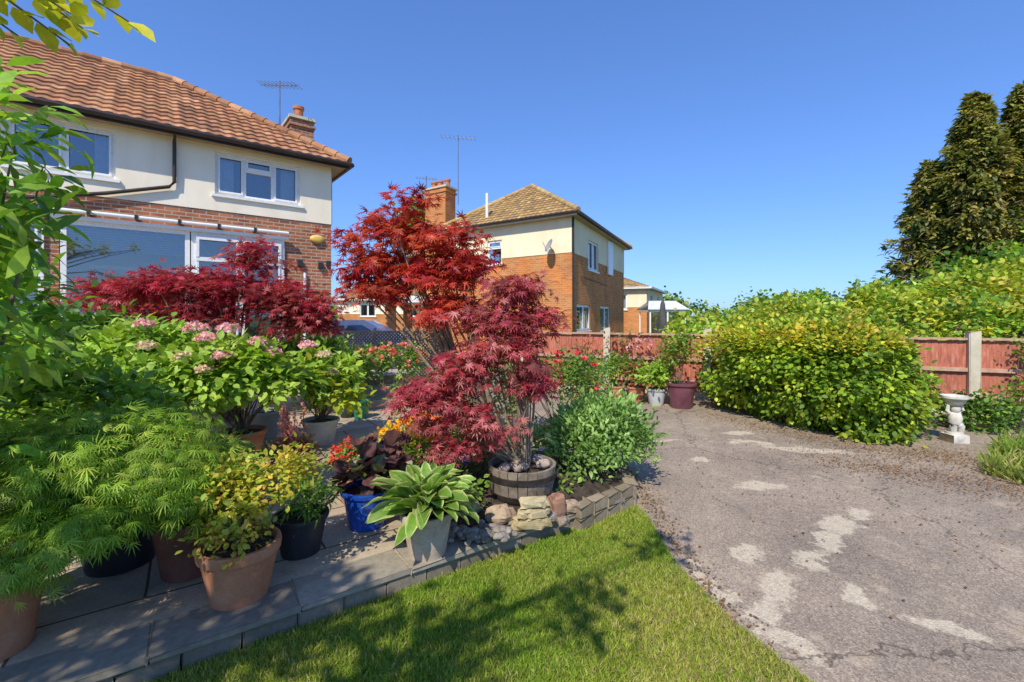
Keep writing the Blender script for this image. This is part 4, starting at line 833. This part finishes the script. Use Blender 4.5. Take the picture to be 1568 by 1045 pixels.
def conifer(name,x,y,h,r,nb=260,pal=None,lean=0,pw=.75):
    root=empty(name); b=MB(); b.tube([(x,y,0),(x+lean*.5,y,h*.5),(x+lean,y,h)],[.3,.18,.03],'bark',8); P=[];O=[];cid=[]
    for k in range(nb):
        t=rng.random()**.9; z=h*(.08+.90*t); q=rng.random()*6.283; rr=r*(1-t)**pw*(.58+.50*rng.random()+.18*math.sin(q*3+z*1.3))+.10
        tip=V(x+lean*t+rr*math.cos(q),y+rr*math.sin(q),z+rr*.10); st=V(x+lean*t,y,z-.15*rr)
        if k%3==0: b.tube([st,(st+tip)/2-V(0,0,.05*rr),tip],[.05,.035,.01],'bark',5)
        m=38; f=.35+.65*rng.random(m)**.7; side=V(-math.sin(q),math.cos(q),0)
        p=st+(tip-st)*f[:,None]+side*(rng.normal(size=(m,1))*.17*rr*(1.25-f[:,None])*.8)+rng.normal(size=(m,3))*.08
        p[:,2]-=np.abs(rng.normal(size=m))*.16
        P.append(p); O.append(np.tile(norm(tip-st),(m,1))); cid+= [k]*m
    P=np.concatenate(P);O=np.concatenate(O);cid=np.array(cid); n=len(P)
    scatter('foliage',T_lance(.2),P,O*.8+rdir(n)*.6+V(0,0,-.25),V(0,0,1)+O*.5+rdir(n)*.5,.34*(.6+.6*rng.random(n)),colors(n,cid,pal,cj=.5),'leaf',root); b.build('trunk',root,True)
CP=[(.19,.22,.045),(.26,.27,.055),(.10,.14,.035),(.37,.33,.09),(.30,.24,.07)]
conifer('conifer_tree',22.3,22,12.5,3.2,640,CP,0,.85); conifer('conifer_tree',25.0,22.6,13.3,3.1,560,CP,.3,.85); conifer('conifer_tree',28.6,22,14,4.0,560,CP,0,.85); conifer('conifer_tree',21.2,23.2,9.6,2.6,400,CP,0,.8); conifer('conifer_tree',23.6,23,12.6,2.2,260,CP,0,.85)
DT=[]
for k in range(46):
    x=-60+4.2*k+rng.normal()*1.2; DT.append((x,75+rng.normal()*6,1.2,3.4+rng.random()*1.5,3,1.6+2.2*rng.random()))
plant('distant_trees',DT,1900,18,.6,T_ovate(.45),.55,GR+DG+YG[:1],'leaf',None,0,shell=.7,cj=.3,low=.5)
plant('distant_bushes',[(10.5,24,.6,1.6,1,.9),(14,26,.8,2,1.2,1.2),(18,28,1.3,2.5,1.2,1.7),(11.5,21,.5,1.3,.9,.7)],330,26,.22,T_ovate(.4),.2,GR+LG,'leaf',(12,25,0),8,.05,shell=.7)
plant('background_tree',[(-6.2,32,7.2,2.0,1.5,2.0),(-5.2,32,5.5,2.2,1.5,2.0)],150,28,.35,T_ovate(.4),.3,GR,'leaf',(-6,32,0),12,.16,shell=.5)
GT=[(.60,.58,.05),(.70,.64,.07),(.44,.50,.04)]
R=plant('golden_ash_tree',[(-3.0,-1.35,4.0,.65,.38,.25),(-2.35,-1.15,4.0,.50,.32,.2),(-1.75,-1.45,4.05,.35,.2,.15),(-4.5,-2.6,4.4,1.2,1.0,.8)],230,26,.12,T_ovate(.28),.12,GT,'leaf',(-4.2,-2.2,0),28,.12,shell=.05,bend=.4)
plant('x',[(-1.15,-1.0,4.0,.42,.25,.15),(-.75,-1.1,4.1,.3,.2,.12),(-.22,-.42,4.1,.2,.16,.08)],15,14,.08,T_ovate(.28),.09,GT,'leaf',(-4.2,-2.2,1.5),9,.04,shell=.1,bend=.3,parent=R)
b=MB(); Ps=[];As=[]
for (p,q) in (((-2.4,.6,3.1),(-1.30,1.55,2.60)),((-2.3,.7,3.1),(-1.45,1.5,2.49)),((-2.0,1.0,2.9),(-1.52,1.62,2.62)),((-2.3,.8,3.0),(-1.62,1.5,2.52)),((-2.3,.8,3.0),(-1.4,1.45,2.56))):
    p=V(*p);q=V(*q); b.tube([p,(p+q)/2+V(0,0,.05),q],[.012,.008,.003],'bark',5)
    for k in range(26):
        t=.45+.55*k/25; c=p+(q-p)*t; sd=norm(np.cross(q-p,V(0,0,1)))*(1 if k%2 else -1); Ps.append(c); As.append(norm(q-p)*.6+sd*.8+rng.normal(size=3)*.25)
b.tube([(-4.2,-2.2,1.5),(-3.2,-.6,2.9),(-2.35,.65,3.08)],[.06,.035,.012],'bark',6); b.build('spray_branch',R)
Ps=np.array(Ps);As=np.array(As);n=len(Ps); scatter('spray_leaves',T_ovate(.30),Ps,As,V(0,0,1)+rdir(n)*.6,.09*(.7+.5*rng.random(n)),colors(n,np.arange(n),GT),'leaf',R)
def debris(name,pts,n,sp):
    idx=rng.integers(0,len(pts)-1,n); t=rng.random((n,1)); a=np.array(pts)[idx];c=np.array(pts)[idx+1]; p=a+(c-a)*t+rng.normal(size=(n,2))*sp
    P=np.column_stack([p,np.full(n,.012)]); scatter(name,T_kite(.35),P,rdir(n)*V(1,1,.15),V(0,0,1)+rdir(n)*.4,.020*(.4+rng.random(n)),colors(n,np.arange(n),[(.26,.14,.06),(.36,.22,.10),(.15,.09,.05)]),'dry')
debris('fallen_leaves',[(3.2,7.6),(3.6,6.6),(4.1,5.7),(4.6,5.2),(5.2,5.3),(4.7,4.3),(4.9,3.4)],5000,.2)
debris('fallen_leaves',[(1.15,4.9),(1.2,4.2),(1.15,3.6),(1.12,3.0),(1.2,2.3)],900,.06); debris('fallen_leaves',[(1,9.2),(3.2,8.0)],500,.3); debris('fallen_leaves',[(1.5,6),(4,3)],900,.9); debris('fallen_leaves',[(3.4,5.2),(4.6,4.2)],2200,.25)
print('ok')
